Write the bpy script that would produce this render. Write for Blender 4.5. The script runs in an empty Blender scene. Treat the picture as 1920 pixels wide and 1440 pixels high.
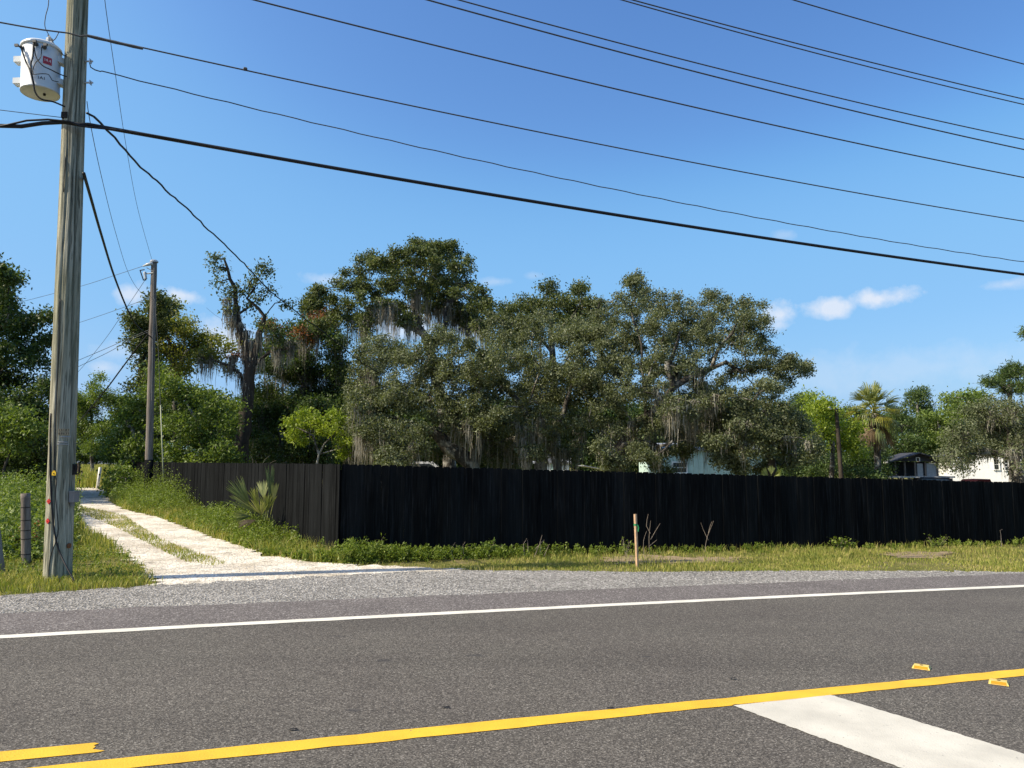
import bpy, math, random
import numpy as np
from mathutils import Vector

random.seed(7)
rng = np.random.default_rng(11)
S = bpy.context.scene
COL = S.collection
R = math.radians

# ------------------------------------------------------------------ camera
F, HORIZON, EYE = 1400.0, 868.0, 1.7            # focal length and horizon row in a 1920 x 1440 frame, eye height in metres
PITCH = math.atan((HORIZON - 720) / F)
cam_data = bpy.data.cameras.new('camera')
cam_data.sensor_width = 36
cam_data.lens = 36 * F / 1920
cam_data.clip_start = 0.1
cam_data.clip_end = 3000
cam = bpy.data.objects.new('camera', cam_data)
cam.location = (0, 0, EYE)
cam.rotation_euler = (math.pi / 2 + PITCH, 0, 0)
COL.objects.link(cam)
S.camera = cam

# ------------------------------------------------------------------ light, sky, exposure
SUN_TRAVEL_AZ, SUN_EL = R(18.6), R(43)          # light travels towards +X, slightly away from the camera
travel = Vector((math.cos(SUN_TRAVEL_AZ) * math.cos(SUN_EL), math.sin(SUN_TRAVEL_AZ) * math.cos(SUN_EL), -math.sin(SUN_EL)))
sl = bpy.data.lights.new('sun', 'SUN')
sl.energy = 5.0
sl.angle = R(0.53)
sl.color = (1.0, 0.885, 0.70)
sun = bpy.data.objects.new('sun', sl)
sun.rotation_euler = travel.to_track_quat('-Z', 'Y').to_euler()
sun.location = (-30, -8, 30)
COL.objects.link(sun)
S.view_settings.view_transform = 'Standard'
S.view_settings.look = 'None'
S.view_settings.gamma = 1
S.view_settings.use_curve_mapping = False
S.view_settings.exposure = 0.55

cp, sp = math.cos(PITCH), math.sin(PITCH)
def ray(px, py):
    a, b = px - 960.0, 720.0 - py
    return np.array([a, F * cp - b * sp, F * sp + b * cp])
def P(px, py, Y):
    d = ray(px, py)
    return np.array([0, 0, EYE]) + d * (Y / d[1])
SLOPE = 0.016
def gz(x):
    return -SLOPE * np.clip(x, -40, 40)
def G(px, py, dz=0.0):
    d = ray(px, py)
    t = (-EYE + dz) / (d[2] + SLOPE * d[0])
    p = np.array([0, 0, EYE]) + d * t
    return p

world = bpy.data.worlds.new('World')
S.world = world
world.use_nodes = True
wt = world.node_tree
wt.nodes.clear()
def wn(t, **k):
    n = wt.nodes.new(t)
    for a, v in k.items(): setattr(n, a, v)
    return n
def wmath(op, a, b=None, clamp=False):
    n = wn('ShaderNodeMath', operation=op); n.use_clamp = clamp
    for i, v in enumerate((a, b)):
        if v is None: continue
        if isinstance(v, (int, float)): n.inputs[i].default_value = v
        else: wt.links.new(v, n.inputs[i])
    return n.outputs[0]
sky = wn('ShaderNodeTexSky', sky_type='NISHITA')
sky.sun_disc = False
sky.sun_elevation = SUN_EL
sky.sun_rotation = math.atan2(-travel.x, -travel.y)
sky.altitude = 0
sky.air_density = 1.0
sky.dust_density = 2.0
sky.ozone_density = 2.2
tc = wn('ShaderNodeTexCoord')
noise = wn('ShaderNodeTexNoise'); noise.inputs['Scale'].default_value = 26; noise.inputs['Detail'].default_value = 6; noise.inputs['Roughness'].default_value = 0.62
wt.links.new(tc.outputs['Generated'], noise.inputs['Vector'])
CLOUDS = [  # small fair-weather clouds low in the sky: direction as a pixel, half width, half height, strength
    (1558, 578, 50, 19, 0.85), (1648, 561, 55, 19, 0.9), (1458, 592, 34, 26, 0.85), (345, 554, 42, 16, 0.8),
    (250, 552, 30, 20, 0.75), (605, 524, 45, 13, 0.45), (930, 528, 40, 9, 0.3), (1890, 532, 40, 12, 0.45),
    (195, 690, 26, 14, 0.5), (760, 602, 75, 30, 0.9), (880, 615, 40, 22, 0.6), (430, 640, 60, 40, 0.7), (1470, 440, 24, 10, 0.25),
    (1000, 517, 20, 7, 0.2), (1700, 690, 420, 42, 0.22), (240, 660, 60, 20, 0.3)]
mask = None
for px, py, hw, hh, st in CLOUDS:
    d = ray(px, py); L = float(np.linalg.norm(d)); d = d / L
    sub = wn('ShaderNodeVectorMath', operation='SUBTRACT'); wt.links.new(tc.outputs['Generated'], sub.inputs[0]); sub.inputs[1].default_value = d
    mul = wn('ShaderNodeVectorMath', operation='MULTIPLY'); wt.links.new(sub.outputs[0], mul.inputs[0])
    mul.inputs[1].default_value = (L / hw, L / hw, L / hh)
    ln = wn('ShaderNodeVectorMath', operation='LENGTH'); wt.links.new(mul.outputs[0], ln.inputs[0])
    v = wmath('SUBTRACT', 1.15, ln.outputs['Value'])
    nz = wmath('MULTIPLY', wmath('SUBTRACT', noise.outputs['Fac'], 0.5), 2.6)
    v = wmath('MULTIPLY', wmath('ADD', v, nz), 1.1, True)
    v = wmath('MULTIPLY', v, st)
    mask = v if mask is None else wmath('MAXIMUM', mask, v)
# camera response of the phone applied to the sky radiance: deeper blue high up, flatter towards the horizon
dn = wn('ShaderNodeMixRGB', blend_type='MULTIPLY'); dn.inputs['Fac'].default_value = 1; wt.links.new(sky.outputs[0], dn.inputs['Color1']); dn.inputs['Color2'].default_value = (0.1, 0.1, 0.1, 1)
crv = wn('ShaderNodeRGBCurve'); wt.links.new(dn.outputs[0], crv.inputs['Color'])
for ci, pts in enumerate((((0, 0), (0.115, 0.084), (0.158, 0.138), (0.258, 0.188), (0.60, 0.55), (1, 1)), ((0, 0), (0.178, 0.192), (0.244, 0.310), (0.377, 0.368), (0.65, 0.61), (1, 0.98)), ((0, 0), (0.307, 0.436), (0.385, 0.550), (0.501, 0.588), (0.75, 0.78), (1, 1)))):
    c_ = crv.mapping.curves[ci]
    c_.points[0].location = pts[0]; c_.points[1].location = pts[-1]
    for p_ in pts[1:-1]: c_.points.new(*p_)
crv.mapping.use_clip = False; crv.mapping.update()
tint = wn('ShaderNodeMixRGB', blend_type='MULTIPLY'); tint.inputs['Fac'].default_value = 1; wt.links.new(crv.outputs[0], tint.inputs['Color1']); tint.inputs['Color2'].default_value = (10, 10, 10, 1)
mixc = wn('ShaderNodeMixRGB'); wt.links.new(mask, mixc.inputs['Fac']); wt.links.new(tint.outputs[0], mixc.inputs['Color1'])
mixc.inputs['Color2'].default_value = (4.9, 5.3, 6.0, 1)
bg = wn('ShaderNodeBackground'); bg.inputs['Strength'].default_value = 0.11
wt.links.new(mixc.outputs[0], bg.inputs['Color'])
wo = wn('ShaderNodeOutputWorld'); wt.links.new(bg.outputs[0], wo.inputs['Surface'])

# ------------------------------------------------------------------ materials
class M:
    def __init__(self, name, rough=0.8, spec=0.3):
        self.m = bpy.data.materials.new(name); self.m.use_nodes = True
        self.t = self.m.node_tree; self.b = self.t.nodes['Principled BSDF']
        self.b.inputs['Roughness'].default_value = rough
        self.b.inputs['Specular IOR Level'].default_value = spec
        self.pos = None
    def n(self, t, **k):
        x = self.t.nodes.new(t)
        for a, v in k.items(): setattr(x, a, v)
        return x
    def l(self, a, b): self.t.links.new(a, b)
    def coord(self, scale=(1, 1, 1), obj=False, rot=0):
        g = self.n('ShaderNodeTexCoord').outputs['Object'] if obj else self.n('ShaderNodeNewGeometry').outputs['Position']
        mp = self.n('ShaderNodeMapping'); mp.inputs['Scale'].default_value = scale; mp.inputs['Rotation'].default_value = (0, 0, rot)
        self.l(g, mp.inputs['Vector']); return mp.outputs[0]
    def noise(self, scale=5, detail=4, rough=0.55, vec=None):
        x = self.n('ShaderNodeTexNoise'); x.inputs['Scale'].default_value = scale; x.inputs['Detail'].default_value = detail; x.inputs['Roughness'].default_value = rough
        self.l(vec if vec is not None else self.coord(), x.inputs['Vector']); return x.outputs['Fac']
    def voro(self, scale=50, vec=None, out='Color', rnd=1.0):
        x = self.n('ShaderNodeTexVoronoi'); x.inputs['Scale'].default_value = scale; x.inputs['Randomness'].default_value = rnd
        self.l(vec if vec is not None else self.coord(), x.inputs['Vector']); return x.outputs[out]
    def ramp(self, fac, stops, interp='LINEAR'):
        r = self.n('ShaderNodeValToRGB'); self.l(fac, r.inputs['Fac']); e = r.color_ramp.elements; r.color_ramp.interpolation = interp
        while len(e) < len(stops): e.new(0.5)
        for i, (p, c) in enumerate(stops):
            e[i].position = p; e[i].color = (c, c, c, 1) if isinstance(c, (int, float)) else (*c, 1)
        return r.outputs['Color']
    def mix(self, fac, a, b, mode='MIX'):
        x = self.n('ShaderNodeMixRGB', blend_type=mode)
        for s, v in zip(('Fac', 'Color1', 'Color2'), (fac, a, b)):
            if isinstance(v, (int, float)): x.inputs[s].default_value = v if s == 'Fac' else (v, v, v, 1)
            elif isinstance(v, tuple): x.inputs[s].default_value = (*v, 1)
            else: self.l(v, x.inputs[s])
        return x.outputs[0]
    def math(self, op, a, b=0.0, clamp=False):
        x = self.n('ShaderNodeMath', operation=op); x.use_clamp = clamp
        for i, v in enumerate((a, b)):
            if isinstance(v, (int, float)): x.inputs[i].default_value = v
            else: self.l(v, x.inputs[i])
        return x.outputs[0]
    def color(self, c):
        if isinstance(c, tuple): self.b.inputs['Base Color'].default_value = (*c, 1)
        else: self.l(c, self.b.inputs['Base Color'])
        return self
    def bump(self, h, strength=0.5, dist=0.01):
        x = self.n('ShaderNodeBump'); x.inputs['Strength'].default_value = strength; x.inputs['Distance'].default_value = dist
        self.l(h, x.inputs['Height']); self.l(x.outputs[0], self.b.inputs['Normal']); return self
    def translucent(self, col, fac):
        tr = self.n('ShaderNodeBsdfTranslucent'); mx = self.n('ShaderNodeMixShader'); mx.inputs[0].default_value = fac
        self.l(col, tr.inputs['Color']); self.l(self.b.outputs[0], mx.inputs[1]); self.l(tr.outputs[0], mx.inputs[2])
        self.l(mx.outputs[0], self.t.nodes['Material Output'].inputs['Surface']); return self

def plain(name, c, rough=0.6, spec=0.3, metal=0.0, vary=0.12, scale=8):
    m = M(name, rough, spec); m.b.inputs['Metallic'].default_value = metal
    f = m.noise(scale, 5, 0.6)
    lo = tuple(max(0, x * (1 - vary)) for x in c); hi = tuple(min(1, x * (1 + vary)) for x in c)
    m.color(m.ramp(f, [(0.3, lo), (0.7, hi)])); return m.m

def leaf_mat(name, cols, transl=0.28, rough=0.5, spec=0.28, clump=0.8, tint=(1.25, 1.3, 0.55)):
    m = M(name, rough, spec)
    isl = m.n('ShaderNodeNewGeometry').outputs['Random Per Island']
    nz = m.noise(clump, 3, 0.6)
    f = m.math('ADD', m.math('MULTIPLY', isl, 0.62), m.math('MULTIPLY', m.math('SUBTRACT', nz, 0.5), 1.1))
    f = m.math('ADD', f, 0.18, True)
    k = len(cols)
    c = m.ramp(f, [(i / (k - 1), x) for i, x in enumerate(cols)])
    m.color(c)
    m.translucent(m.mix(1.0, c, tint, 'MULTIPLY'), transl)
    return m.m

MAT = {}
# live-oak foliage: dull olive to grey-green
MAT['oak'] = leaf_mat('oak_leaf', [(0.040, 0.049, 0.021), (0.090, 0.106, 0.050), (0.160, 0.182, 0.097), (0.255, 0.280, 0.185)], 0.32, 0.5, 0.25, clump=1.1)
MAT['oak_tall'] = leaf_mat('tall_oak_leaf', [(0.030, 0.044, 0.015), (0.068, 0.090, 0.030), (0.120, 0.145, 0.055), (0.195, 0.215, 0.105)], 0.3, 0.5, 0.22, clump=1.0)
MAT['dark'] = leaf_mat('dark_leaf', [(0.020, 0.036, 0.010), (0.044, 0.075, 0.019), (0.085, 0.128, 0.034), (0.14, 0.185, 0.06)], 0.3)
MAT['mid'] = leaf_mat('mid_green_leaf', [(0.042, 0.070, 0.014), (0.095, 0.143, 0.027), (0.16, 0.22, 0.045), (0.24, 0.30, 0.08)], 0.36)
MAT['bright'] = leaf_mat('bright_leaf', [(0.085, 0.13, 0.016), (0.16, 0.225, 0.024), (0.245, 0.31, 0.036), (0.33, 0.38, 0.07)], 0.42)
MAT['olive'] = leaf_mat('olive_leaf', [(0.07, 0.09, 0.02), (0.15, 0.175, 0.035), (0.25, 0.255, 0.06), (0.34, 0.32, 0.10)], 0.42)
MAT['rust'] = leaf_mat('rust_leaf', [(0.09, 0.030, 0.015), (0.17, 0.060, 0.025), (0.26, 0.10, 0.04), (0.30, 0.15, 0.07)], 0.3)
MAT['weed'] = leaf_mat('weed_leaf', [(0.055, 0.085, 0.012), (0.115, 0.165, 0.022), (0.18, 0.235, 0.036), (0.26, 0.31, 0.075)], 0.35, clump=2.2)
MAT['grass'] = leaf_mat('grass_blade', [(0.12, 0.165, 0.028), (0.22, 0.255, 0.048), (0.36, 0.335, 0.095), (0.52, 0.42, 0.20)], 0.3, 0.6, 0.2, clump=1.3)
MAT['moss'] = leaf_mat('spanish_moss', [(0.13, 0.12, 0.095), (0.25, 0.235, 0.19), (0.38, 0.36, 0.30), (0.50, 0.48, 0.41)], 0.4, 0.9, 0.1, tint=(0.9, 0.86, 0.8))
MAT['frond'] = leaf_mat('palm_leaf', [(0.07, 0.095, 0.025), (0.15, 0.18, 0.05), (0.25, 0.27, 0.09), (0.38, 0.37, 0.18)], 0.25, 0.4, 0.4)
MAT['frond_yellow'] = leaf_mat('yellow_frond', [(0.10, 0.10, 0.018), (0.18, 0.175, 0.025), (0.27, 0.25, 0.045), (0.34, 0.31, 0.08)], 0.3)
MAT['frond_dead'] = leaf_mat('dead_frond', [(0.07, 0.045, 0.022), (0.13, 0.09, 0.05), (0.20, 0.145, 0.085), (0.27, 0.21, 0.14)], 0.15)

def bark(name, a, b, lichen=None):
    m = M(name, 0.95, 0.1)
    f = m.noise(6, 6, 0.7, m.coord((1, 1, 0.3)))
    c = m.ramp(f, [(0.3, a), (0.7, b)])
    if lichen:
        g = m.ramp(m.noise(2.2, 4, 0.7), [(0.50, 0), (0.60, 1)])
        c = m.mix(g, c, lichen)
    m.color(c); m.bump(f, 0.8, 0.03); return m.m
MAT['bark'] = bark('oak_bark', (0.024, 0.021, 0.018), (0.085, 0.076, 0.064), (0.26, 0.25, 0.22))
MAT['bark_dark'] = bark('dark_bark', (0.025, 0.02, 0.016), (0.075, 0.062, 0.05))

def wood_pole_mat():
    m = M('weathered_pole', 0.9, 0.15)
    v = m.coord((14, 14, 0.55), obj=True)
    f1 = m.noise(1.6, 8, 0.68, v)
    f2 = m.noise(5.5, 4, 0.6, m.coord((10, 10, 0.35), obj=True))
    c = m.ramp(f1, [(0.28, (0.07, 0.066, 0.045)), (0.44, (0.20, 0.195, 0.145)), (0.58, (0.39, 0.375, 0.29)), (0.8, (0.52, 0.49, 0.39))])
    streak = m.ramp(f2, [(0.37, 0.16), (0.45, 1.0)])
    c = m.mix(0.85, c, streak, 'MULTIPLY')
    green = m.ramp(m.noise(0.55, 3, 0.5), [(0.42, 0), (0.62, 1)])
    c = m.mix(m.math('MULTIPLY', green, 0.40), c, (0.15, 0.155, 0.09))
    m.color(c)
    m.bump(m.math('ADD', f1, m.math('MULTIPLY', f2, 0.8)), 0.9, 0.012)
    return m.m
MAT['pole'] = wood_pole_mat()
m = M('grey_pole_wood', 0.9, 0.15); f = m.noise(2.0, 7, 0.65, m.coord((9, 9, 0.4)))
m.color(m.ramp(f, [(0.3, (0.075, 0.06, 0.05)), (0.55, (0.19, 0.165, 0.145)), (0.75, (0.29, 0.26, 0.235))])); m.bump(f, 0.6, 0.02); MAT['pole_grey'] = m.m

m = M('black_stained_wood', 0.95, 0.03)
f = m.noise(1.2, 8, 0.7, m.coord((26, 26, 1.1))); g = m.noise(0.9, 3, 0.6, m.coord((3, 3, 0.3)))
c = m.ramp(f, [(0.35, (0.003, 0.0033, 0.0035)), (0.55, (0.007, 0.0076, 0.0080)), (0.75, (0.026, 0.0285, 0.030))])
m.color(m.mix(m.ramp(g, [(0.45, 0.0), (0.75, 0.45)]), c, (0.021, 0.0235, 0.025))); m.bump(f, 0.5, 0.004); MAT['fence'] = m.m

# asphalt
m = M('asphalt', 0.85, 0.28)
sp1 = m.voro(120, out='Color'); sepr = m.n('ShaderNodeSeparateColor'); m.l(sp1, sepr.inputs[0])
base = m.ramp(sepr.outputs[0], [(0.0, (0.034, 0.031, 0.027)), (0.40, (0.075, 0.069, 0.059)), (0.74, (0.118, 0.109, 0.094)), (0.92, (0.175, 0.163, 0.142)), (1.0, (0.27, 0.255, 0.225))])
big = m.noise(0.55, 5, 0.6); c = m.mix(1.0, base, m.ramp(big, [(0.3, (0.85, 0.82, 0.81)), (0.7, (1.02, 1.01, 0.98))]), 'MULTIPLY')
trackn = m.noise(0.35, 3, 0.5, m.coord((0.12, 2.2, 1), rot=-R(17)))
c = m.mix(1.0, c, m.ramp(trackn, [(0.33, 0.87), (0.67, 1.13)]), 'MULTIPLY')
spot = m.ramp(m.noise(2.1, 2, 0.4, m.coord((1, 2.2, 1))), [(0.735, 0), (0.76, 1)])
c = m.mix(m.math('MULTIPLY', spot, 0.6), c, (0.035, 0.034, 0.034))
m.color(c); m.bump(m.voro(120, out='Distance'), 0.5, 0.005); MAT['asphalt'] = m.m
# worn older shoulder
m = M('shoulder_asphalt', 0.9, 0.2)
sp1 = m.voro(80, out='Color'); sepr = m.n('ShaderNodeSeparateColor'); m.l(sp1, sepr.inputs[0])
base = m.ramp(sepr.outputs[0], [(0.0, (0.07, 0.062, 0.058)), (0.5, (0.115, 0.103, 0.098)), (0.85, (0.165, 0.15, 0.142)), (1.0, (0.33, 0.31, 0.29))])
m.color(m.mix(1.0, base, m.ramp(m.noise(1.2, 5, 0.6), [(0.3, 0.88), (0.7, 1.12)]), 'MULTIPLY')); m.bump(m.voro(80, out='Distance'), 0.6, 0.006); MAT['shoulder'] = m.m
# crushed stone shoulder
m = M('grey_gravel', 0.95, 0.15)
sp1 = m.voro(38, out='Color'); sepr = m.n('ShaderNodeSeparateColor'); m.l(sp1, sepr.inputs[0])
base = m.ramp(sepr.outputs[1], [(0.0, (0.10, 0.096, 0.087)), (0.35, (0.19, 0.182, 0.166)), (0.7, (0.285, 0.272, 0.248)), (1.0, (0.45, 0.43, 0.395))])
m.color(m.mix(1.0, base, m.ramp(m.noise(1.1, 5, 0.65, m.coord((0.5, 1.5, 1), rot=-R(17))), [(0.3, 0.80), (0.7, 1.16)]), 'MULTIPLY')); m.bump(m.voro(38, out='Distance'), 0.9, 0.02); MAT['gravel'] = m.m
# white lime-rock drive
m = M('lime_rock', 0.95, 0.1)
sp1 = m.voro(30, out='Color'); sepr = m.n('ShaderNodeSeparateColor'); m.l(sp1, sepr.inputs[0])
base = m.ramp(sepr.outputs[2], [(0.0, (0.44, 0.395, 0.315)), (0.4, (0.63, 0.58, 0.485)), (1.0, (0.80, 0.755, 0.655))])
dirt = m.ramp(m.noise(1.0, 7, 0.7), [(0.45, 0), (0.66, 1)])
c = m.mix(m.math('MULTIPLY', dirt, 0.8), base, (0.34, 0.285, 0.205))
cr = m.ramp(m.noise(3.2, 6, 0.75), [(0.36, 0.45), (0.47, 1.0)])
m.color(m.mix(0.7, c, cr, 'MULTIPLY')); m.bump(m.math('ADD', m.voro(30, out='Distance'), m.math('MULTIPLY', m.noise(4, 6, 0.7), 2.0)), 0.5, 0.03); MAT['lime'] = m.m
# soil under the grass
m = M('grassy_soil', 0.95, 0.05)
f = m.noise(1.4, 8, 0.7)
c = m.ramp(f, [(0.3, (0.09, 0.10, 0.028)), (0.52, (0.16, 0.155, 0.05)), (0.72, (0.27, 0.21, 0.12))])
m.color(m.mix(1.0, c, m.ramp(m.noise(60, 3, 0.7), [(0.3, 0.6), (0.7, 1.3)]), 'MULTIPLY')); m.bump(m.noise(40, 4, 0.7), 0.8, 0.03); MAT['soil'] = m.m
m = M('bare_soil', 0.95, 0.05); f = m.noise(9, 7, 0.7)
m.color(m.ramp(f, [(0.3, (0.13, 0.105, 0.055)), (0.7, (0.36, 0.28, 0.19))])); m.bump(f, 0.7, 0.02); MAT['bare'] = m.m

def paint(name, c, wear=(0.30, 0.36)):
    m = M(name, 0.65, 0.3)
    n1 = m.noise(34, 6, 0.75); n2 = m.noise(2.5, 5, 0.6)
    worn = m.ramp(n1, [(wear[0] - 0.02, 0), (wear[1] - 0.02, 1)])
    cc = m.mix(1.0, c, m.ramp(n2, [(0.3, 0.80), (0.7, 1.08)]), 'MULTIPLY')
    m.color(m.mix(worn, (0.12, 0.115, 0.11), cc)); m.bump(m.voro(95, out='Distance'), 0.35, 0.004); return m.m
MAT['white_paint'] = paint('white_road_paint', (0.66, 0.635, 0.55))
MAT['bar_paint'] = paint('stop_bar_paint', (0.54, 0.515, 0.44), (0.34, 0.39))
MAT['yellow_paint'] = paint('yellow_road_paint', (0.70, 0.42, 0.032), (0.33, 0.38))

MAT['tank'] = plain('grey_white_enamel', (0.68, 0.70, 0.70), 0.35, 0.5, vary=0.05)
MAT['steel'] = plain('galvanised_steel', (0.42, 0.43, 0.44), 0.45, 0.5, 0.6)
MAT['lvb'] = plain('dark_terminal', (0.07, 0.075, 0.08), 0.5, 0.4)
MAT['porcelain'] = plain('grey_porcelain', (0.45, 0.47, 0.48), 0.2, 0.6)
MAT['black'] = plain('black_insulation', (0.012, 0.012, 0.014), 0.55, 0.3)
MAT['cable'] = plain('aluminium_cable', (0.06, 0.062, 0.066), 0.6, 0.4)
MAT['red'] = plain('red_reflector', (0.42, 0.02, 0.025), 0.3, 0.5)
MAT['yellow'] = plain('yellow_tag', (0.72, 0.45, 0.02), 0.4, 0.4)
MAT['orange'] = plain('orange_lens', (0.85, 0.22, 0.008), 0.15, 0.7)
MAT['marker'] = plain('yellow_marker_body', (0.60, 0.46, 0.12), 0.5, 0.5)
MAT['grey_box'] = plain('grey_plastic', (0.17, 0.17, 0.17), 0.6, 0.3)
MAT['tag'] = plain('tan_tag', (0.36, 0.28, 0.17), 0.6, 0.3)
MAT['ink'] = plain('black_ink', (0.012, 0.011, 0.010), 0.7, 0.2)
MAT['white'] = plain('white_paint', (0.78, 0.78, 0.76), 0.6, 0.3, vary=0.06)
MAT['housewhite'] = plain('white_siding', (0.80, 0.80, 0.78), 0.7, 0.2, vary=0.05)
MAT['teal'] = plain('pale_teal_metal', (0.44, 0.57, 0.51), 0.5, 0.4, vary=0.1, scale=2)
MAT['tin'] = plain('weathered_tin', (0.30, 0.31, 0.32), 0.5, 0.4, 0.3)
MAT['darkroof'] = plain('dark_shingle', (0.045, 0.047, 0.058), 0.8, 0.2)
MAT['glass'] = plain('dark_glass', (0.02, 0.025, 0.03), 0.08, 0.6)
MAT['stake'] = plain('raw_pine', (0.50, 0.33, 0.20), 0.8, 0.2, vary=0.2, scale=20)
MAT['ribbon'] = plain('green_ribbon', (0.02, 0.22, 0.08), 0.5, 0.3)
MAT['twig'] = plain('dry_twig', (0.23, 0.19, 0.15), 0.9, 0.1)
MAT['carwhite'] = plain('white_car_paint', (0.75, 0.76, 0.77), 0.25, 0.6, vary=0.03)
MAT['carred'] = plain('shaded_red_car_paint', (0.018, 0.003, 0.0035), 0.7, 0.08, vary=0.05)  # red taken near black: the tree's shade is put into the body colour
MAT['carblack'] = plain('dark_car_paint', (0.012, 0.012, 0.013), 0.5, 0.2, vary=0.05)
MAT['tyre'] = plain('tyre_rubber', (0.02, 0.02, 0.02), 0.9, 0.1)

# ------------------------------------------------------------------ mesh helpers
def link(name, verts, faces, mat, parent=None, smooth=False):
    me = bpy.data.meshes.new(name)
    me.from_pydata([tuple(map(float, v)) for v in verts], [], faces)
    me.materials.append(mat)
    if smooth: me.polygons.foreach_set('use_smooth', [True] * len(me.polygons))
    me.update()
    o = bpy.data.objects.new(name, me); COL.objects.link(o)
    if parent: o.parent = parent
    return o

def link_np(name, V, faces_flat, nper, mat, parent=None, smooth=False):
    """V (n,3); faces_flat flat vertex indices; nper (nf,) corners of each face"""
    me = bpy.data.meshes.new(name)
    me.vertices.add(len(V)); me.vertices.foreach_set('co', np.ascontiguousarray(V, dtype=np.float32).ravel())
    me.loops.add(len(faces_flat)); me.loops.foreach_set('vertex_index', np.ascontiguousarray(faces_flat, dtype=np.int32))
    nf = len(nper); me.polygons.add(nf)
    st = np.zeros(nf, dtype=np.int32); st[1:] = np.cumsum(nper)[:-1]
    me.polygons.foreach_set('loop_start', st)
    me.polygons.foreach_set('loop_total', np.asarray(nper, dtype=np.int32))
    if smooth: me.polygons.foreach_set('use_smooth', np.ones(nf, dtype=bool))
    me.materials.append(mat); me.update(calc_edges=True)
    o = bpy.data.objects.new(name, me); COL.objects.link(o)
    if parent: o.parent = parent
    return o

def tag(o, label=None, cat=None, group=None, kind=None):
    if label: o['label'] = label
    if cat: o['category'] = cat
    if group: o['group'] = group
    if kind: o['kind'] = kind
    return o
def empty(name, loc, label, cat, group=None):
    o = bpy.data.objects.new(name, None); o.location = tuple(map(float, loc)); o.empty_display_size = 0.3
    COL.objects.link(o); return tag(o, label, cat, group)

class MB:
    """collects boxes, tubes and lathes into one mesh; coordinates relative to origin"""
    def __init__(self, origin=(0, 0, 0)):
        self.v, self.f, self.o = [], [], np.array(origin, float)
    def add(self, vs, fs):
        k = len(self.v); self.v += [np.asarray(p, float) - self.o for p in vs]; self.f += [tuple(i + k for i in q) for q in fs]; return self
    def box(self, c, size, ax=None):
        c = np.asarray(c, float); hx, hy, hz = np.asarray(size, float) / 2
        A = np.eye(3) if ax is None else np.asarray(ax, float)
        vs = [c + A[0] * sx * hx + A[1] * sy * hy + A[2] * sz * hz for sz in (-1, 1) for sy in (-1, 1) for sx in (-1, 1)]
        return self.add(vs, [(0, 2, 3, 1), (4, 5, 7, 6), (0, 1, 5, 4), (2, 6, 7, 3), (0, 4, 6, 2), (1, 3, 7, 5)])
    def tube(self, pts, rad, sides=8, cap=True):
        pts = [np.asarray(p, float) for p in pts]
        n = len(pts); rad = [rad] * n if np.isscalar(rad) else list(rad)
        t0 = pts[1] - pts[0]; t0 /= np.linalg.norm(t0) + 1e-9
        u = np.cross(t0, [0.31, 0.17, 0.93]);
        if np.linalg.norm(u) < 0.1: u = np.cross(t0, [1, 0, 0])
        u /= np.linalg.norm(u)
        vs = []
        for i in range(n):
            t = pts[min(i + 1, n - 1)] - pts[max(i - 1, 0)]; t = t / (np.linalg.norm(t) + 1e-9)
            u = u - t * np.dot(u, t); u /= np.linalg.norm(u) + 1e-9; w = np.cross(t, u)
            for k in range(sides):
                a = 2 * math.pi * k / sides
                vs.append(pts[i] + rad[i] * (math.cos(a) * u + math.sin(a) * w))
        fs = [(i * sides + k, i * sides + (k + 1) % sides, (i + 1) * sides + (k + 1) % sides, (i + 1) * sides + k) for i in range(n - 1) for k in range(sides)]
        if cap: fs += [tuple(range(sides))[::-1], tuple((n - 1) * sides + k for k in range(sides))]
        return self.add(vs, fs)
    def lathe(self, c, prof, sides=24, axis=(0, 0, 1)):
        a = np.asarray(axis, float); a /= np.linalg.norm(a)
        u = np.cross(a, [0.2, 0.9, 0.1]); u /= np.linalg.norm(u); w = np.cross(a, u)
        vs = []
        for r, h in prof:
            for k in range(sides):
                an = 2 * math.pi * k / sides
                vs.append(np.asarray(c, float) + a * h + r * (math.cos(an) * u + math.sin(an) * w))
        n = len(prof)
        fs = [(i * sides + k, i * sides + (k + 1) % sides, (i + 1) * sides + (k + 1) % sides, (i + 1) * sides + k) for i in range(n - 1) for k in range(sides)]
        fs += [tuple(range(sides))[::-1], tuple((n - 1) * sides + k for k in range(sides))]
        return self.add(vs, fs)
    def build(self, name, mat, parent=None, smooth=False):
        return link(name, self.v, self.f, mat, parent, smooth)

def inpoly(x, y, poly):
    x = np.asarray(x); inside = np.zeros(x.shape, bool); n = len(poly); j = n - 1
    for i in range(n):
        xi, yi, xj, yj = poly[i][0], poly[i][1], poly[j][0], poly[j][1]
        c = ((yi > y) != (yj > y)) & (x < (xj - xi) * (y - yi) / (yj - yi + 1e-12) + xi)
        inside ^= c; j = i
    return inside
def smooth_noise(x, y, seed=0, f=1.0):
    r = np.random.default_rng(seed); s = 0
    for k in range(7):
        a = r.uniform(0, 2 * math.pi); fr = f * r.uniform(0.6, 2.4); ph = r.uniform(0, 6.28)
        s = s + np.sin((x * math.cos(a) + y * math.sin(a)) * fr + ph)
    return s / 7 * 1.6

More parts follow.
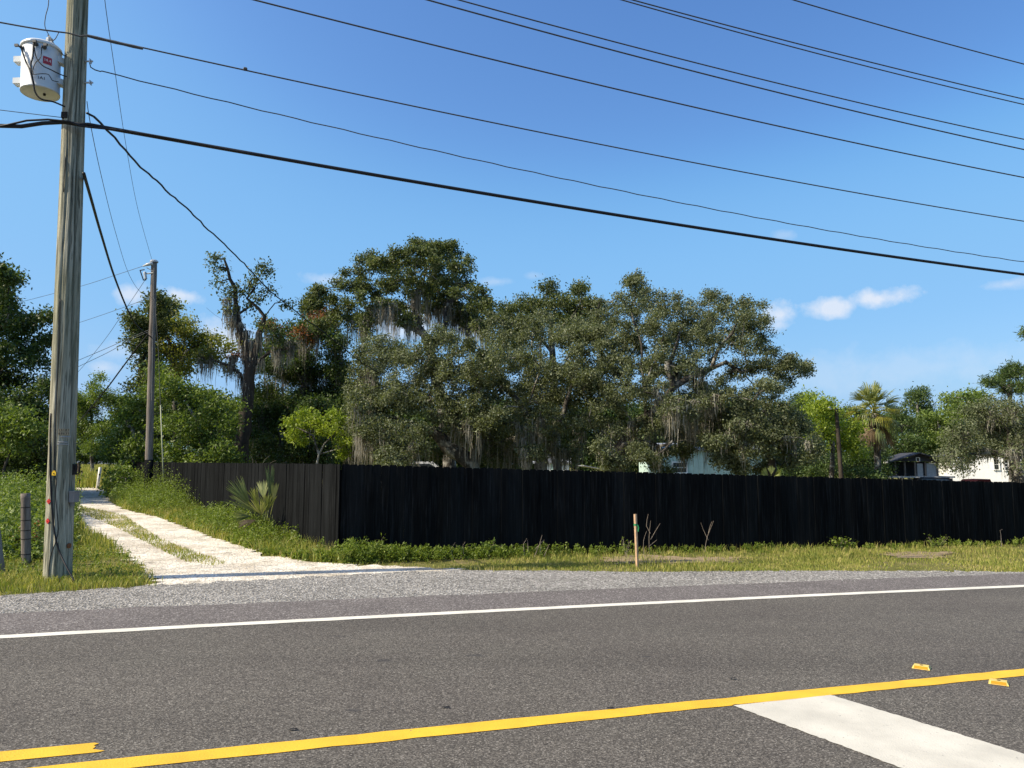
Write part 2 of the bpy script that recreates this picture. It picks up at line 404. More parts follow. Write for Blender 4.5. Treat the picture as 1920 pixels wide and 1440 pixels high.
# ------------------------------------------------------------------ ground, road
xs = np.concatenate([[-600, -300, -150, -90], np.linspace(-60, 60, 81), [90, 150, 300, 600]])
ys = np.concatenate([[-30, -12], np.linspace(-4, 70, 75), [90, 130, 200, 320, 500, 900]])
gv = [(x, y, float(gz(x)) - 0.012 - (0.02 * abs(float(smooth_noise(np.array(x), np.array(y), 3, 1.1))))) for y in ys for x in xs]
nx = len(xs)
gf = [(j * nx + i, j * nx + i + 1, (j + 1) * nx + i + 1, (j + 1) * nx + i) for j in range(len(ys) - 1) for i in range(nx - 1)]
tag(link('ground', gv, gf, MAT['soil']), kind='structure')

def ragged(pts, step, amp, seed, closed=True):
    """pts: 2-D world points; returns a denser outline with uneven edges"""
    r = random.Random(seed); out = []; n = len(pts)
    for i in range(n if closed else n - 1):
        a, b = np.array(pts[i][:2], float), np.array(pts[(i + 1) % n][:2], float)
        L = np.linalg.norm(b - a); k = max(1, int(L / step))
        nrm = np.array([-(b - a)[1], (b - a)[0]]) / (L + 1e-9)
        for q in range(k):
            out.append(a + (b - a) * q / k + nrm * r.gauss(0, amp) * (0 if q == 0 and not closed else 1))
    if not closed: out.append(np.array(pts[-1][:2], float))
    return out
def sheet(name, outline, lift, mat):
    vs = [(p[0], p[1], float(gz(p[0])) + lift) for p in outline]
    o = link(name, vs, [tuple(range(len(vs)))], mat)
    if o.data.polygons[0].normal.z < 0: o.data.flip_normals()
    return tag(o, kind='structure')

# road lines measured in the picture, laid on the ground and smoothed by a quadratic in road coordinates
RD = R(18.0); rx, ry = np.array([math.cos(RD), math.sin(RD)]), np.array([-math.sin(RD), math.cos(RD)])
def roadfit(px):
    q = np.array([G(a, b)[:2] for a, b in px]); s, t = q @ rx, q @ ry
    return np.polyfit(s, t, 2)
def roadcurve(c, off, s0, s1, n=60):
    return [rx * s + ry * (np.polyval(c, s) + off) for s in np.linspace(s0, s1, n)]
WL = roadfit([(0, 1194.5), (215, 1183.5), (450, 1172), (600, 1164), (750, 1156.5), (960, 1143.5), (1200, 1131), (1440, 1121.5), (1680, 1110.5), (1920, 1099.5)])
YL = roadfit([(310, 1426), (640, 1392), (960, 1357.6), (1370, 1317.5), (1640, 1290), (1920, 1262)])
AE = roadfit([(0, 1150), (250, 1142), (480, 1131), (960, 1111), (1200, 1102.5), (1410, 1095), (1650, 1085), (1920, 1075)])
s0, s1 = -33, 34
def sane(c):   # keep curvature gentle beyond the frame
    return np.array([max(-0.004, min(0.004, c[0])), c[1], c[2]])
WL, YL, AE = sane(WL), sane(YL), sane(AE)
asph = roadcurve(AE, 0, s0, s1, 240)
r_ = random.Random(4)
asph = [p + ry * r_.gauss(0, 0.018) for p in asph]
wl_c = roadcurve(WL, 0.02, s0, s1, 80)
sheet('shoulder_pavement', asph + wl_c[::-1], 0.004, MAT['shoulder'])
sheet('road', wl_c + [rx * s1 + ry * -9, rx * s0 + ry * -9], 0.0045, MAT['asphalt'])
def stripe(name, c, off, w, a, b, lift, mat, n=120, jit=0.004, seed=1):
    r = random.Random(seed)
    up = [p + ry * r.gauss(0, jit) for p in roadcurve(c, off + w / 2, a, b, n)]
    dn = [p + ry * r.gauss(0, jit) for p in roadcurve(c, off - w / 2, a, b, n)]
    return sheet(name, up + dn[::-1], lift, mat)
stripe('edge_line', WL, 0, 0.15, s0, s1, 0.0085, MAT['white_paint'], 400)
stripe('center_line', YL, 0, 0.165, s0, s1, 0.0085, MAT['yellow_paint'], 400)
# the second yellow line that stops at the left
end = G(178, 1404)[:2]; es, et = float(end @ rx), float(end @ ry); off2 = et - np.polyval(YL, es)
a_, b_ = -30, es - 0.02
up = roadcurve(YL, off2 + 0.083, a_, b_, 60); dn = roadcurve(YL, off2 - 0.083, a_, b_ + 0.05, 60)
tip = [up[-1] + rx * 0.03 - ry * 0.02, up[-1] + rx * 0.005 - ry * 0.045, up[-1] + rx * 0.022 - ry * 0.07, up[-1] + rx * 0.012 - ry * 0.105, dn[-1] + rx * 0.035 + ry * 0.012]
sheet('yellow_line_end', up + tip + dn[::-1], 0.0085, MAT['yellow_paint'])
# stop bar running from the yellow line towards the lower right
c1, c2, c3, c4 = [G(*p)[:2] for p in ((1372, 1324), (1558, 1305), (1920, 1416), (1684, 1440))]
d1, d2 = (c4 - c1), (c3 - c2)
sheet('stop_bar', ragged([c1, c2, c2 + d2 * 2.2, c1 + d1 * 2.2], 0.03, 0.0035, 8), 0.0085, MAT['bar_paint'])
# crushed stone shoulder and lime-rock apron
GT = [(-400, 1138), (0, 1117), (120, 1108), (270, 1098), (480, 1087), (640, 1078), (760, 1072), (870, 1069), (1050, 1070), (1190, 1073), (1340, 1071), (1500, 1070), (1700, 1070.5), (1920, 1072), (2100, 1070)]
gtop = [G(*p)[:2] for p in GT]
sheet('gravel_shoulder', ragged([p for p in gtop], 0.10, 0.05, 2, False) + [p - ry * 0.12 for p in roadcurve(AE, 0, float(gtop[0] @ rx), float(gtop[-1] @ rx) + 1.5, 60)][::-1], 0.0015, MAT['gravel'])
DRIVE = [(285, 1103), (262, 1060), (222, 1030), (195, 1012), (165, 998), (148, 975), (142, 955), (132, 935), (110, 926), (60, 922), (60, 912), (135, 911), (190, 914), (215, 925), (205, 940), (232, 955), (290, 968), (340, 985), (400, 1007), (450, 1024), (500, 1040), (570, 1052), (660, 1058), (760, 1062), (885, 1067), (870, 1073), (640, 1083), (440, 1094)]
drive = [G(*p)[:2] for p in DRIVE]
sheet('driveway', ragged(drive, 0.16, 0.09, 5), 0.0, MAT['lime'])
MEDIAN = [(150, 950), (190, 957), (232, 966), (268, 990), (300, 1010), (350, 1030), (400, 1046), (425, 1056), (400, 1061), (350, 1054), (310, 1036), (262, 1012), (215, 988), (165, 968), (148, 960)]
median = [G(*p)[:2] for p in MEDIAN]
BARE = [[(1130, 1046), (1200, 1040), (1290, 1043), (1390, 1045), (1400, 1054), (1290, 1057), (1180, 1058), (1120, 1052)], [(1640, 1040), (1720, 1033), (1790, 1034), (1790, 1044), (1700, 1048)]]
bare = [[G(*p)[:2] for p in b] for b in BARE]
for b in bare:
    sheet('bare_patch', ragged(b, 0.10, 0.13, 3), 0.001, MAT['bare'])

# ------------------------------------------------------------------ scatter helpers
def blades(name, xy, h, w, mat, lean=0.5, parent=None, stuff=True):
    n = len(xy); x, y = xy[:, 0], xy[:, 1]; z = gz(x) - 0.01
    a = rng.uniform(0, 2 * math.pi, n); b = rng.uniform(0, 2 * math.pi, n)
    hx, hy = np.cos(a) * w / 2, np.sin(a) * w / 2
    le = rng.uniform(0.1, 1.0, n) * lean * h
    lx, ly = np.cos(b) * le, np.sin(b) * le
    V = np.empty((n, 5, 3))
    V[:, 0] = np.c_[x - hx, y - hy, z]; V[:, 1] = np.c_[x + hx, y + hy, z]
    V[:, 2] = np.c_[x + hx * .75 + lx * .35, y + hy * .75 + ly * .35, z + h * .6]; V[:, 3] = np.c_[x - hx * .75 + lx * .35, y - hy * .75 + ly * .35, z + h * .6]
    V[:, 4] = np.c_[x + lx, y + ly, z + h]
    base = np.arange(n)[:, None] * 5
    fl = np.concatenate([base + np.array([0, 1, 2, 3]), base + np.array([3, 2, 4])], axis=1).ravel()
    per = np.tile([4, 3], n)
    o = link_np(name, V.reshape(-1, 3), fl, per, mat, parent)
    return tag(o, kind='stuff') if stuff else o

def leaf_quads(C, L, W, up=0.4, droop=0.0):
    """C (n,3) leaf base points; returns V (4n,3), diamonds"""
    n = len(C)
    d = rng.normal(size=(n, 3)); d[:, 2] -= droop; d /= np.linalg.norm(d, axis=1)[:, None]
    nrm = rng.normal(size=(n, 3)); nrm[:, 2] += up * 2.2
    s = np.cross(d, nrm); s /= np.linalg.norm(s, axis=1)[:, None] + 1e-9
    l = (L * rng.uniform(0.7, 1.3, n))[:, None]; w = (W * rng.uniform(0.7, 1.3, n))[:, None]
    V = np.empty((n, 4, 3))
    V[:, 0] = C; V[:, 1] = C + d * l * 0.5 + s * w / 2; V[:, 2] = C + d * l; V[:, 3] = C + d * l * 0.5 - s * w / 2
    return V.reshape(-1, 3)
def link_leaves(name, V, mat, parent=None):
    n = len(V) // 4
    return link_np(name, V, np.arange(4 * n), np.full(n, 4), mat, parent)

# ------------------------------------------------------------------ trees
NLEAF = [0]
DENS, LPT = 1.75, 1.35
def catmull(pts, step):
    pts = [np.asarray(p, float) for p in pts]
    if len(pts) == 2: 
        k = max(1, int(np.linalg.norm(pts[1] - pts[0]) / step)); return [pts[0] + (pts[1] - pts[0]) * i / k for i in range(k + 1)]
    ext = [2 * pts[0] - pts[1]] + pts + [2 * pts[-1] - pts[-2]]; out = []
    for i in range(1, len(ext) - 2):
        p0, p1, p2, p3 = ext[i - 1:i + 3]; k = max(1, int(np.linalg.norm(p2 - p1) / step))
        for q in range(k):
            t = q / k
            out.append(0.5 * (2 * p1 + (p2 - p0) * t + (2 * p0 - 5 * p1 + 4 * p2 - p3) * t * t + (3 * p1 - p0 - 3 * p2 + p3) * t ** 3))
    out.append(pts[-1]); return out

def tree(name, label, cat, Y, limbs, blobs, leaf='mid', bark_='bark', trunk_r=0.3, leaf_len=0.10, leaf_w=0.05, dens=30, per=38, spread=0.20, depth=1.2,
         back=1, moss=0, moss_len=1.0, seed=0, group=None, up=0.4, droop=0.2, twig_min=0.006, extra=None, flat=0.75, shell=0.45, moss_at=None, tortuous=0.12, limb_pow=1.3, fill=0.0, grow=1.0, sprig=0):
    dens, per = dens * DENS, int(per * LPT)
    r = np.random.default_rng(seed + 100)
    base = P(limbs[0][0][0], limbs[0][0][1], Y); base[2] = float(gz(base[0])) - 0.05
    root = empty(name, base, label, cat, group)
    pos, par, cap = [], [], []
    def chain(start, pts, c0=None, c1=None):
        prev = start; m_ = max(1, len(pts) - 1)
        for i_, p in enumerate(pts):
            pos.append(np.asarray(p, float)); par.append(prev); prev = len(pos) - 1
            cap.append(9.0 if c0 is None else c0 + (c1 - c0) * (i_ / m_) ** 0.7)
        return prev
    def pt(q): return P(q[0], q[1], Y + (q[2] if len(q) > 2 else 0))
    for i, lb in enumerate(limbs):
        pts = [pt(q) for q in lb]
        if i == 0:
            pts[0] = base.copy()
            c = catmull(pts, 0.45)
            c = [c[0]] + [p + r.normal(0, 0.03, 3) for p in c[1:]]
            chain(-1, c, trunk_r, trunk_r * 0.55)
        else:
            A = np.array(pos); k = int(np.argmin(np.linalg.norm(A - pts[0], axis=1)))
            pts[0] = pos[k]
            c = catmull(pts, 0.4)[1:]
            k0 = cap[k]; chain(k, [p + r.normal(0, 0.035, 3) for p in c], min(k0, trunk_r * 0.52), min(k0, trunk_r * 0.52) * 0.2)
    # blobs
    B = []
    for q in blobs:
        dy = q[3] if len(q) > 3 else float(r.uniform(-depth, depth))
        c = P(q[0], q[1], Y + dy); B.append((c, grow * q[2] * (Y + dy) / F))
        for _ in range(back if len(q) < 4 else 0):
            dy2 = float(r.uniform(0.3, 1.6) * depth) * (1 if r.random() < 0.75 else -1)
            c2 = P(q[0] + r.normal(0, q[2] * .3), q[1] + r.normal(0, q[2] * .25), Y + dy2); B.append((c2, grow * q[2] * (Y + dy2) / F * 0.95))
    if sprig:
        for i in range(len(B)):
            for _ in range(sprig):
                a = r.uniform(-0.4, 3.54); k_ = r.uniform(0.95, 1.3)
                B.append((B[i][0] + B[i][1] * k_ * np.array([math.cos(a), r.normal(0, 0.4), 0.85 * math.sin(a)]), max(0.13, B[i][1] * r.uniform(0.16, 0.3))))
    if fill:
        nb = len(B) if not sprig else len(B) // (1 + sprig)
        for i in range(nb):
            for j in range(i):
                d_ = B[i][0] - B[j][0]; rs = B[i][1] + B[j][1]; L = np.linalg.norm(d_[[0, 2]])
                if 0.55 * rs < L < 1.35 * rs and r.random() < fill:
                    B.append(((B[i][0] + B[j][0]) / 2 + r.normal(0, 0.12, 3) * rs, rs * 0.36))
    todo = list(range(len(B))); tips = []; tipkind = []
    A = np.array(pos); dmin = np.array([np.min(np.linalg.norm(A - B[k][0], axis=1) + 0.0) for k in todo])
    while todo:
        j = int(np.argmin(dmin)); k = todo.pop(j); dmin = np.delete(dmin, j)
        c, rad = B[k]
        A = np.array(pos)
        dd = np.linalg.norm(A - c, axis=1) + 0.6 * np.maximum(0, A[:, 2] - c[2])
        dd[A[:, 2] < base[2] + 0.8] += 50
        s = int(np.argmin(dd)); start = pos[s]; L = np.linalg.norm(c - start)
        n0 = len(pos)
        if L > 0.3:
            mid = (start + c) / 2 + r.normal(0, tortuous, 3) * L + np.array([0, 0, 0.10 * L])
            pts = catmull([start, mid, c], 0.4)[1:]
            cs = min(cap[s], trunk_r * 0.5); chain(s, [p + r.normal(0, 0.04, 3) for p in pts], cs * 0.6, min(cs * 0.6, 0.03))
        nt = max(4, int(dens * rad * rad))
        u = r.normal(size=(nt, 3)); u /= np.linalg.norm(u, axis=1)[:, None]
        rr = rad * r.uniform(0.1, 1.0, nt) ** shell
        tp = c + u * rr[:, None] * np.array([1, 1, flat]) 
        order = np.argsort(rr)
        loc = list(range(max(0, n0 - 1), len(pos))) if len(pos) > n0 else [s]
        LA = np.array([pos[q] for q in loc])
        for o_ in order:
            p = tp[o_]
            q = loc[int(np.argmin(np.linalg.norm(LA - p, axis=1)))]
            a = pos[q]; dist = np.linalg.norm(p - a)
            if dist < 0.05: tips.append(p); continue
            m_ = (a + p) / 2 + r.normal(0, 0.14, 3) * dist
            e = chain(q, [m_, p]); loc += [e - 1, e]; LA = np.vstack([LA, m_, p]); tips.append(p)
        # distances for the rest
        if todo:
            NA = np.array(pos[n0:]) if len(pos) > n0 else None
            if NA is not None:
                NA = NA[::3] if len(NA) > 12 else NA
                CC = np.array([B[q][0] for q in todo])
                dmin = np.minimum(dmin, np.min(np.linalg.norm(CC[:, None] - NA[None], axis=2), axis=1))
    n = len(pos); pos_a = np.array(pos)
    # pipe-model radii
    acc = np.zeros(n); rad = np.zeros(n); EXP = 2.25; tip_r = 0.0055
    kids = [[] for _ in range(n)]
    for i in range(n - 1, -1, -1):
        rad[i] = max(tip_r, acc[i] ** (1 / EXP)) if acc[i] > 0 else tip_r
        if par[i] >= 0: acc[par[i]] += rad[i] ** EXP; kids[par[i]].append(i)
    q_ = np.clip((rad - 0.006) / max(1e-6, rad[0] - 0.006), 0, 1)
    rad = 0.006 + (trunk_r - 0.006) * q_ ** limb_pow
    rad = np.minimum(rad, np.array(cap))
    for i in range(1, n): rad[i] = min(rad[i], rad[par[i]])
    # limbs given by hand keep a decent thickness
    # mesh the wood
    V, FL, PER = [], [], []; vc = 0
    def emit(ch):
        nonlocal vc
        big = rad[ch[min(1, len(ch) - 1)]]
        if big < twig_min: return
        sides = 10 if big > 0.12 else (6 if big > 0.04 else (4 if big > 0.015 else 3))
        pts = pos_a[ch]; T = np.gradient(pts, axis=0); T /= np.linalg.norm(T, axis=1)[:, None] + 1e-9
        ref = np.array([0.3, 0.9, 0.2]); U = np.cross(T, ref); U /= np.linalg.norm(U, axis=1)[:, None] + 1e-9; Wv = np.cross(T, U)
        an = np.arange(sides) * 2 * math.pi / sides
        rr = rad[ch].copy(); rr[0] = min(rr[0], rr[1] * 1.35) if len(ch) > 1 else rr[0]
        if ch[0] == 0: rr[0] *= 1.5
        ring = pts[:, None] + (np.cos(an)[None, :, None] * U[:, None] + np.sin(an)[None, :, None] * Wv[:, None]) * (rr[:, None, None] * (1 + r.normal(0, 0.07 if sides > 4 else 0, (len(ch), sides, 1))))
        V.append(ring.reshape(-1, 3))
        i = np.arange(len(ch) - 1)[:, None] * sides; q = np.arange(sides)[None]; q2 = (q + 1) % sides
        f = np.stack([i + q, i + q2, i + sides + q2, i + sides + q], axis=2).reshape(-1) + vc
        FL.append(f); PER.append(np.full((len(ch) - 1) * sides, 4)); vc += ring.shape[0] * sides
    stack = [0]; 
    while stack:
        i = stack.pop(); ch = [par[i]] if par[i] >= 0 else []; 
        while True:
            ch.append(i)
            if not kids[i]: break
            ks = sorted(kids[i], key=lambda q: -rad[q]); stack += ks[1:]; i = ks[0]
        if len(ch) > 1: emit(ch)
    Vw = np.concatenate(V) - base
    wood = link_np('trunk', Vw, np.concatenate(FL), np.concatenate(PER), MAT[bark_], root, True)
    # leaves
    T = np.array(tips); nl = len(T) * per
    C = np.repeat(T, per, axis=0) + r.normal(0, spread, (nl, 3)) * np.array([1, 1, 0.75])
    sel = np.zeros(len(T), bool)
    if extra:
        for (ex, ey, er, emat) in extra:
            c = P(ex, ey, Y); rel = T - c; D = np.sqrt(rel[:, 0] ** 2 + rel[:, 2] ** 2); sel |= D < er * Y / F
        sl_ = np.repeat(sel, per)
        link_leaves('reddish_leaves', leaf_quads(C[sl_], leaf_len, leaf_w, up, droop) - base, MAT[extra[0][3]], root)
        C = C[~sl_]
    crown = link_leaves('crown', leaf_quads(C, leaf_len, leaf_w, up, droop) - base, MAT[leaf], root)
    NLEAF[0] += nl
    # hanging moss
    if moss:
        cand = np.array([i for i in range(n) if rad[i] > 0.011 and pos_a[i][2] > base[2] + 2.2 and par[i] >= 0])
        if moss_at is not None:
            keep = []
            for i in cand:
                p = pos_a[i]; dx, dz = p[0] / p[1], 0
                px = 960 + F * p[0] / (p[1] * cp + (p[2] - EYE) * sp)
                py = 720 - F * (-(p[1]) * sp + (p[2] - EYE) * cp) / (p[1] * cp + (p[2] - EYE) * sp)
                if any((px - a) ** 2 + (py - b) ** 2 < c * c for a, b, c in moss_at): keep.append(i)
            if keep: cand = np.array(keep)
        ci = r.choice(cand, moss); pts = []
        ns = 7
        s0_ = np.repeat(pos_a[ci], ns, axis=0) + r.normal(0, 0.10, (moss * ns, 3)) * np.array([1, 1, 0.3])
        ln_ = np.repeat(r.uniform(0.25, 1.0, moss) ** 1.3 * moss_len, ns) * r.uniform(0.5, 1.1, moss * ns)
        N = moss * ns; seg = 4; a = r.uniform(0, 6.28, N); w0 = r.uniform(0.008, 0.03, N)
        VV = np.empty((N, (seg + 1) * 2, 3)); off = np.zeros((N, 3))
        for s_ in range(seg + 1):
            t = s_ / seg; off = off + r.normal(0, 0.025, (N, 3)) * np.array([1, 1, 0])
            w = w0 * (1 - 0.8 * t) * (0.7 + 0.6 * r.random(N))
            cpt = s0_ + off + np.c_[np.zeros(N), np.zeros(N), -ln_ * t]
            dd_ = np.c_[np.cos(a + t), np.sin(a + t), np.zeros(N)] * w[:, None]
            VV[:, 2 * s_] = cpt - dd_; VV[:, 2 * s_ + 1] = cpt + dd_
        b_ = np.arange(N)[:, None] * ((seg + 1) * 2)
        fl = np.concatenate([b_ + np.array([2 * s_, 2 * s_ + 1, 2 * s_ + 3, 2 * s_ + 2]) for s_ in range(seg)], axis=1).ravel()
        mo = link_np('hanging_moss', VV.reshape(-1, 3) - base, fl, np.full(N * seg, 4), MAT['moss'], root); mo['kind'] = 'stuff'
    return root

def shade(*_): pass
# ------------------------------------------------------------------ black picket fences
corner = G(634, 1046)
fd = R(17.0); fdir = np.array([math.cos(fd), math.sin(fd), 0.0])
def on_line(p0, d, px):          # distance along a ground line at which it crosses a picture column
    k = (px - 960) / (F * cp)    # good enough for points near the horizon row
    return (k * p0[1] - p0[0]) / (d[0] - k * d[1])
Lf = on_line(corner, fdir, 1920)
pr = corner + fdir * Lf
top_l, top_r = P(635, 870, corner[1])[2], P(1920, 905, pr[1])[2]
far_end = G(238, 925); sdir = (far_end - corner); sdir[2] = 0; Ls = float(np.linalg.norm(sdir)); sdir /= Ls
top_far = P(238, 866, far_end[1])[2]

def picket_mesh(name, h, w, ear=0.024, th=0.017, seed=0):
    r = random.Random(seed)
    e1, e2 = ear * r.uniform(0.8, 1.2), ear * r.uniform(0.8, 1.2)
    prof = [(-w / 2, 0), (w / 2, 0), (w / 2, h - e1), (w / 2 - e1 * 0.8, h), (-w / 2 + e2 * 0.8, h), (-w / 2, h - e2)]
    v = [(x, y, z) for y in (-th / 2, th / 2) for x, z in prof]; n = len(prof)
    f = [tuple(range(n)), tuple(range(2 * n - 1, n - 1, -1))] + [(i, i + n, (i + 1) % n + n, (i + 1) % n) for i in range(n)]
    me = bpy.data.meshes.new(name); me.from_pydata(v, [], f); me.materials.append(MAT['fence']); me.update(); return me
PH = 1.95
pmesh = [picket_mesh('picket', PH, w, seed=i) for i, w in enumerate((0.1392, 0.1396, 0.1388, 0.1394))]
def fence(name, label, p0, d, length, z0, z1, gaps, seed, start=0.0, zl=None):
    r = random.Random(seed)
    root = empty(name, (p0[0], p0[1], float(gz(p0[0]))), label, 'fence'); root['group'] = 'black picket fence runs'
    nrm = np.array([d[1], -d[0], 0.0])
    if nrm[1] > 0: nrm = -nrm
    ang = math.atan2(d[1], d[0]); s = start; base = np.array(root.location)
    while s < length:
        t = s / length; zt = z0 + (z1 - z0) * t if zl is None else zl(t)
        o = bpy.data.objects.new('picket', r.choice(pmesh)); COL.objects.link(o); o.parent = root
        p = p0 + d * s + nrm * (0.03 + r.uniform(0, 0.009)); p = np.array([p[0], p[1], zt - PH + r.gauss(0, 0.005)]) - base
        o.location = p; o.rotation_euler = (r.gauss(0, 0.003), r.gauss(0, 0.0005), ang + r.gauss(0, 0.012))
        s += 0.1396
        for g in gaps:
            if abs(s - g) < 0.0699: s += 0.0022
    ax = np.array([d, nrm, [0, 0, 1]])
    k = int(length / 2.4) + 1
    for i in range(k + 1):
        q = p0 + d * min(i * 2.4 + 0.05, length) - nrm * 0.075; t = min(i * 2.4, length) / length; zt = (z0 + (z1 - z0) * t if zl is None else zl(t)) - 0.10
        MB(base).box((q[0], q[1], zt / 2 - 0.3), (0.09, 0.09, zt + 0.6), ax).build('post', MAT['fence'], root)
    for dz in (0.22, 0.85, 1.42):
        a, b = p0 - nrm * 0.003, p0 + d * length - nrm * 0.003
        za, zb = (z0 if zl is None else zl(0)) - dz, (z1 if zl is None else zl(1)) - dz
        m_ = MB(base); dirv = np.array([b[0] - a[0], b[1] - a[1], zb - za]); LL = np.linalg.norm(dirv); dirv /= LL
        up_ = np.cross(dirv, nrm); up_ /= np.linalg.norm(up_)
        m_.box(((a[0] + b[0]) / 2, (a[1] + b[1]) / 2, (za + zb) / 2), (LL, 0.045, 0.088), np.array([dirv, nrm, up_])).build('rail', MAT['fence'], root)
    return root
Lext = Lf + 4.0
gaps_f = [on_line(corner, fdir, x) for x in (744, 772, 1030, 1811)]
fence('picket_fence', 'long black dog-eared picket fence facing the road', corner, fdir, Lext, top_l, top_l + (top_r - top_l) * Lext / Lf, gaps_f, 1, 0.09)
def side_top(t):
    return np.interp(t, [0, 1], [top_l, top_far])
fence('picket_fence', 'weathered black picket fence receding beside the white driveway', corner, sdir, Ls, top_l, top_far, [], 2, 0.0, side_top)

# ------------------------------------------------------------------ near utility pole
PY = float(G(108, 1092)[1]) + 0.17
pb = P(108, 1092, PY); pb[2] = float(gz(pb[0])) - 0.02
ptop0 = P(146, 0, PY); paxis = ptop0 - pb; paxis /= np.linalg.norm(paxis)
PHT = 9.3
def pole_c(z): return pb + paxis * ((z - pb[2]) / paxis[2])
def pole_r(z): return np.interp(z, [0, 7.6, 12], [0.173, 0.142, 0.118])
pole = empty('utility_pole', pb, 'weathered wooden utility pole at the roadside carrying the grey transformer', 'utility pole')
tc_ang = math.atan2(-pb[1], -pb[0])                  # direction from the pole towards the road side
sides, rings = 84, 230
V = []; rr_ = np.random.default_rng(5)
ph = rr_.uniform(0, 6.28, (12,)); kk = rr_.integers(5, 30, 12); zf = rr_.uniform(0.15, 0.9, 12)
for j in range(rings):
    z = (PHT + 0.1) * j / (rings - 1); c = pole_c(z + pb[2]) - pb; Rz = pole_r(z)
    for k in range(sides):
        a = 2 * math.pi * k / sides; dr = 0
        for q in range(12): dr += 0.0011 * math.sin(kk[q] * a + ph[q] + 1.6 * math.sin(zf[q] * z + ph[q]))
        for q, (off, w, dep, zlo, zhi) in enumerate(((-0.55, 0.085, 0.055, 1.9, 8.6), (-0.15, 0.05, 0.03, 4.2, 7.8), (0.5, 0.05, 0.03, 0.2, 6.5), (-0.85, 0.05, 0.03, 0.0, 3.0), (2.2, 0.05, 0.025, 1, 9), (3.4, 0.04, 0.02, 0, 8))):
            if zlo < z < zhi:
                ac = tc_ang - off + 0.09 * math.sin(0.9 * z + q) + 0.03 * math.sin(3.1 * z + 2 * q)
                d_ = (a - ac + math.pi) % (2 * math.pi) - math.pi
                dr -= dep * math.exp(-(d_ / w) ** 2) * min(1, (z - zlo) * 2, (zhi - z) * 2)
        V.append(c + np.array([math.cos(a), math.sin(a), 0]) * (Rz + dr))
Fc = [(j * sides + k, j * sides + (k + 1) % sides, (j + 1) * sides + (k + 1) % sides, (j + 1) * sides + k) for j in range(rings - 1) for k in range(sides)]
Fc.append(tuple((rings - 1) * sides + k for k in range(sides)))
link('pole_shaft', V, Fc, MAT['pole'], pole, True)
def psurf(px, py, lift=0.004):
    """point on the face of the pole seen at a picture position"""
    d = ray(px, py); d = d / np.linalg.norm(d); o = np.array([0, 0, EYE]); best = None
    for t in np.linspace(8.5, 13, 2600):
        q = o + d * t; c = pole_c(q[2])
        if np.linalg.norm((q - c)[:2]) < pole_r(q[2] - pb[2]) + lift: best = q; break
    return best if best is not None else P(px, py, PY)
def pnorm(q):
    n_ = q - pole_c(q[2]); n_[2] = 0; return n_ / np.linalg.norm(n_)
# cables fixed to the shaft, and a crack imitated by a tube
cpts = [(95, 775), (94, 820), (94, 880), (96, 930), (99, 975), (104, 1008), (111, 1034)]
pts = [psurf(x, y, 0.012) for x, y in cpts] + [P(123, 1060, PY - 0.24), P(134, 1080, PY - 0.3), P(141, 1093, PY - 0.34)]
MB(pb).tube(catmull(pts, 0.06), 0.0105, 8).build('riser_cable', MAT['black'], pole, True)
pts = [psurf(x, y, 0.004) for x, y in [(113, 560), (110, 640), (107, 720), (104, 800), (101, 860), (102, 885), (106, 900), (104, 925), (107, 960), (109, 990), (106, 1012), (96, 1038), (92, 1062), (91, 1088)]]
MB(pb).tube(catmull(pts, 0.06), 0.006, 6).build('ground_wire_or_crack', MAT['black'], pole, True)  # thin black tube standing in for a dark crack down the shaft
pts = [psurf(x, y, 0.006) for x, y in [(142, 70), (140, 95), (139, 125), (137, 160), (133, 178), (128, 205), (124, 250), (122, 300), (119, 360)]]
MB(pb).tube(catmull(pts, 0.05), 0.006, 6).build('ground_wire_or_crack', MAT['black'], pole, True)
pts = [psurf(x, y, 0.006) for x, y in [(133, 60), (137, 80), (134, 110), (136, 145), (130, 170), (124, 182), (123, 196), (128, 210)]]
MB(pb).tube(catmull(pts, 0.05), 0.009, 6).build('ground_wire_or_crack', MAT['black'], pole, True)
def frame_at(q):
    n_ = pnorm(q); return np.array([np.cross([0, 0, 1], n_), n_, [0, 0, 1.0]])
# diamond reflectors, yellow tag, number tiles, staples
for px, py in ((92, 940), (90, 977)):
    q = psurf(px, py); A = frame_at(q); s = 0.036
    A2 = np.array([(A[0] + A[2]) / math.sqrt(2), A[1], (A[2] - A[0]) / math.sqrt(2)])
    MB(pb).box(q + A[1] * 0.004, (s * 1.5, 0.008, s * 1.5), A2).lathe(q + A[1] * 0.006, [(0.009, 0), (0.007, 0.006)], 8, A[1]).build('reflector', MAT['red'], pole)
q = psurf(101.5, 888); A = frame_at(q)
MB(pb).box(q + A[1] * 0.004, (0.055, 0.006, 0.05), A).box(q + A[1] * 0.004 + A[2] * 0.032, (0.03, 0.006, 0.016), A).build('yellow_tag', MAT['yellow'], pole)
MB(pb).lathe(q + A[1] * 0.006, [(0.010, 0), (0.008, 0.005)], 8, A[1]).build('tag_bolt', MAT['ink'], pole)
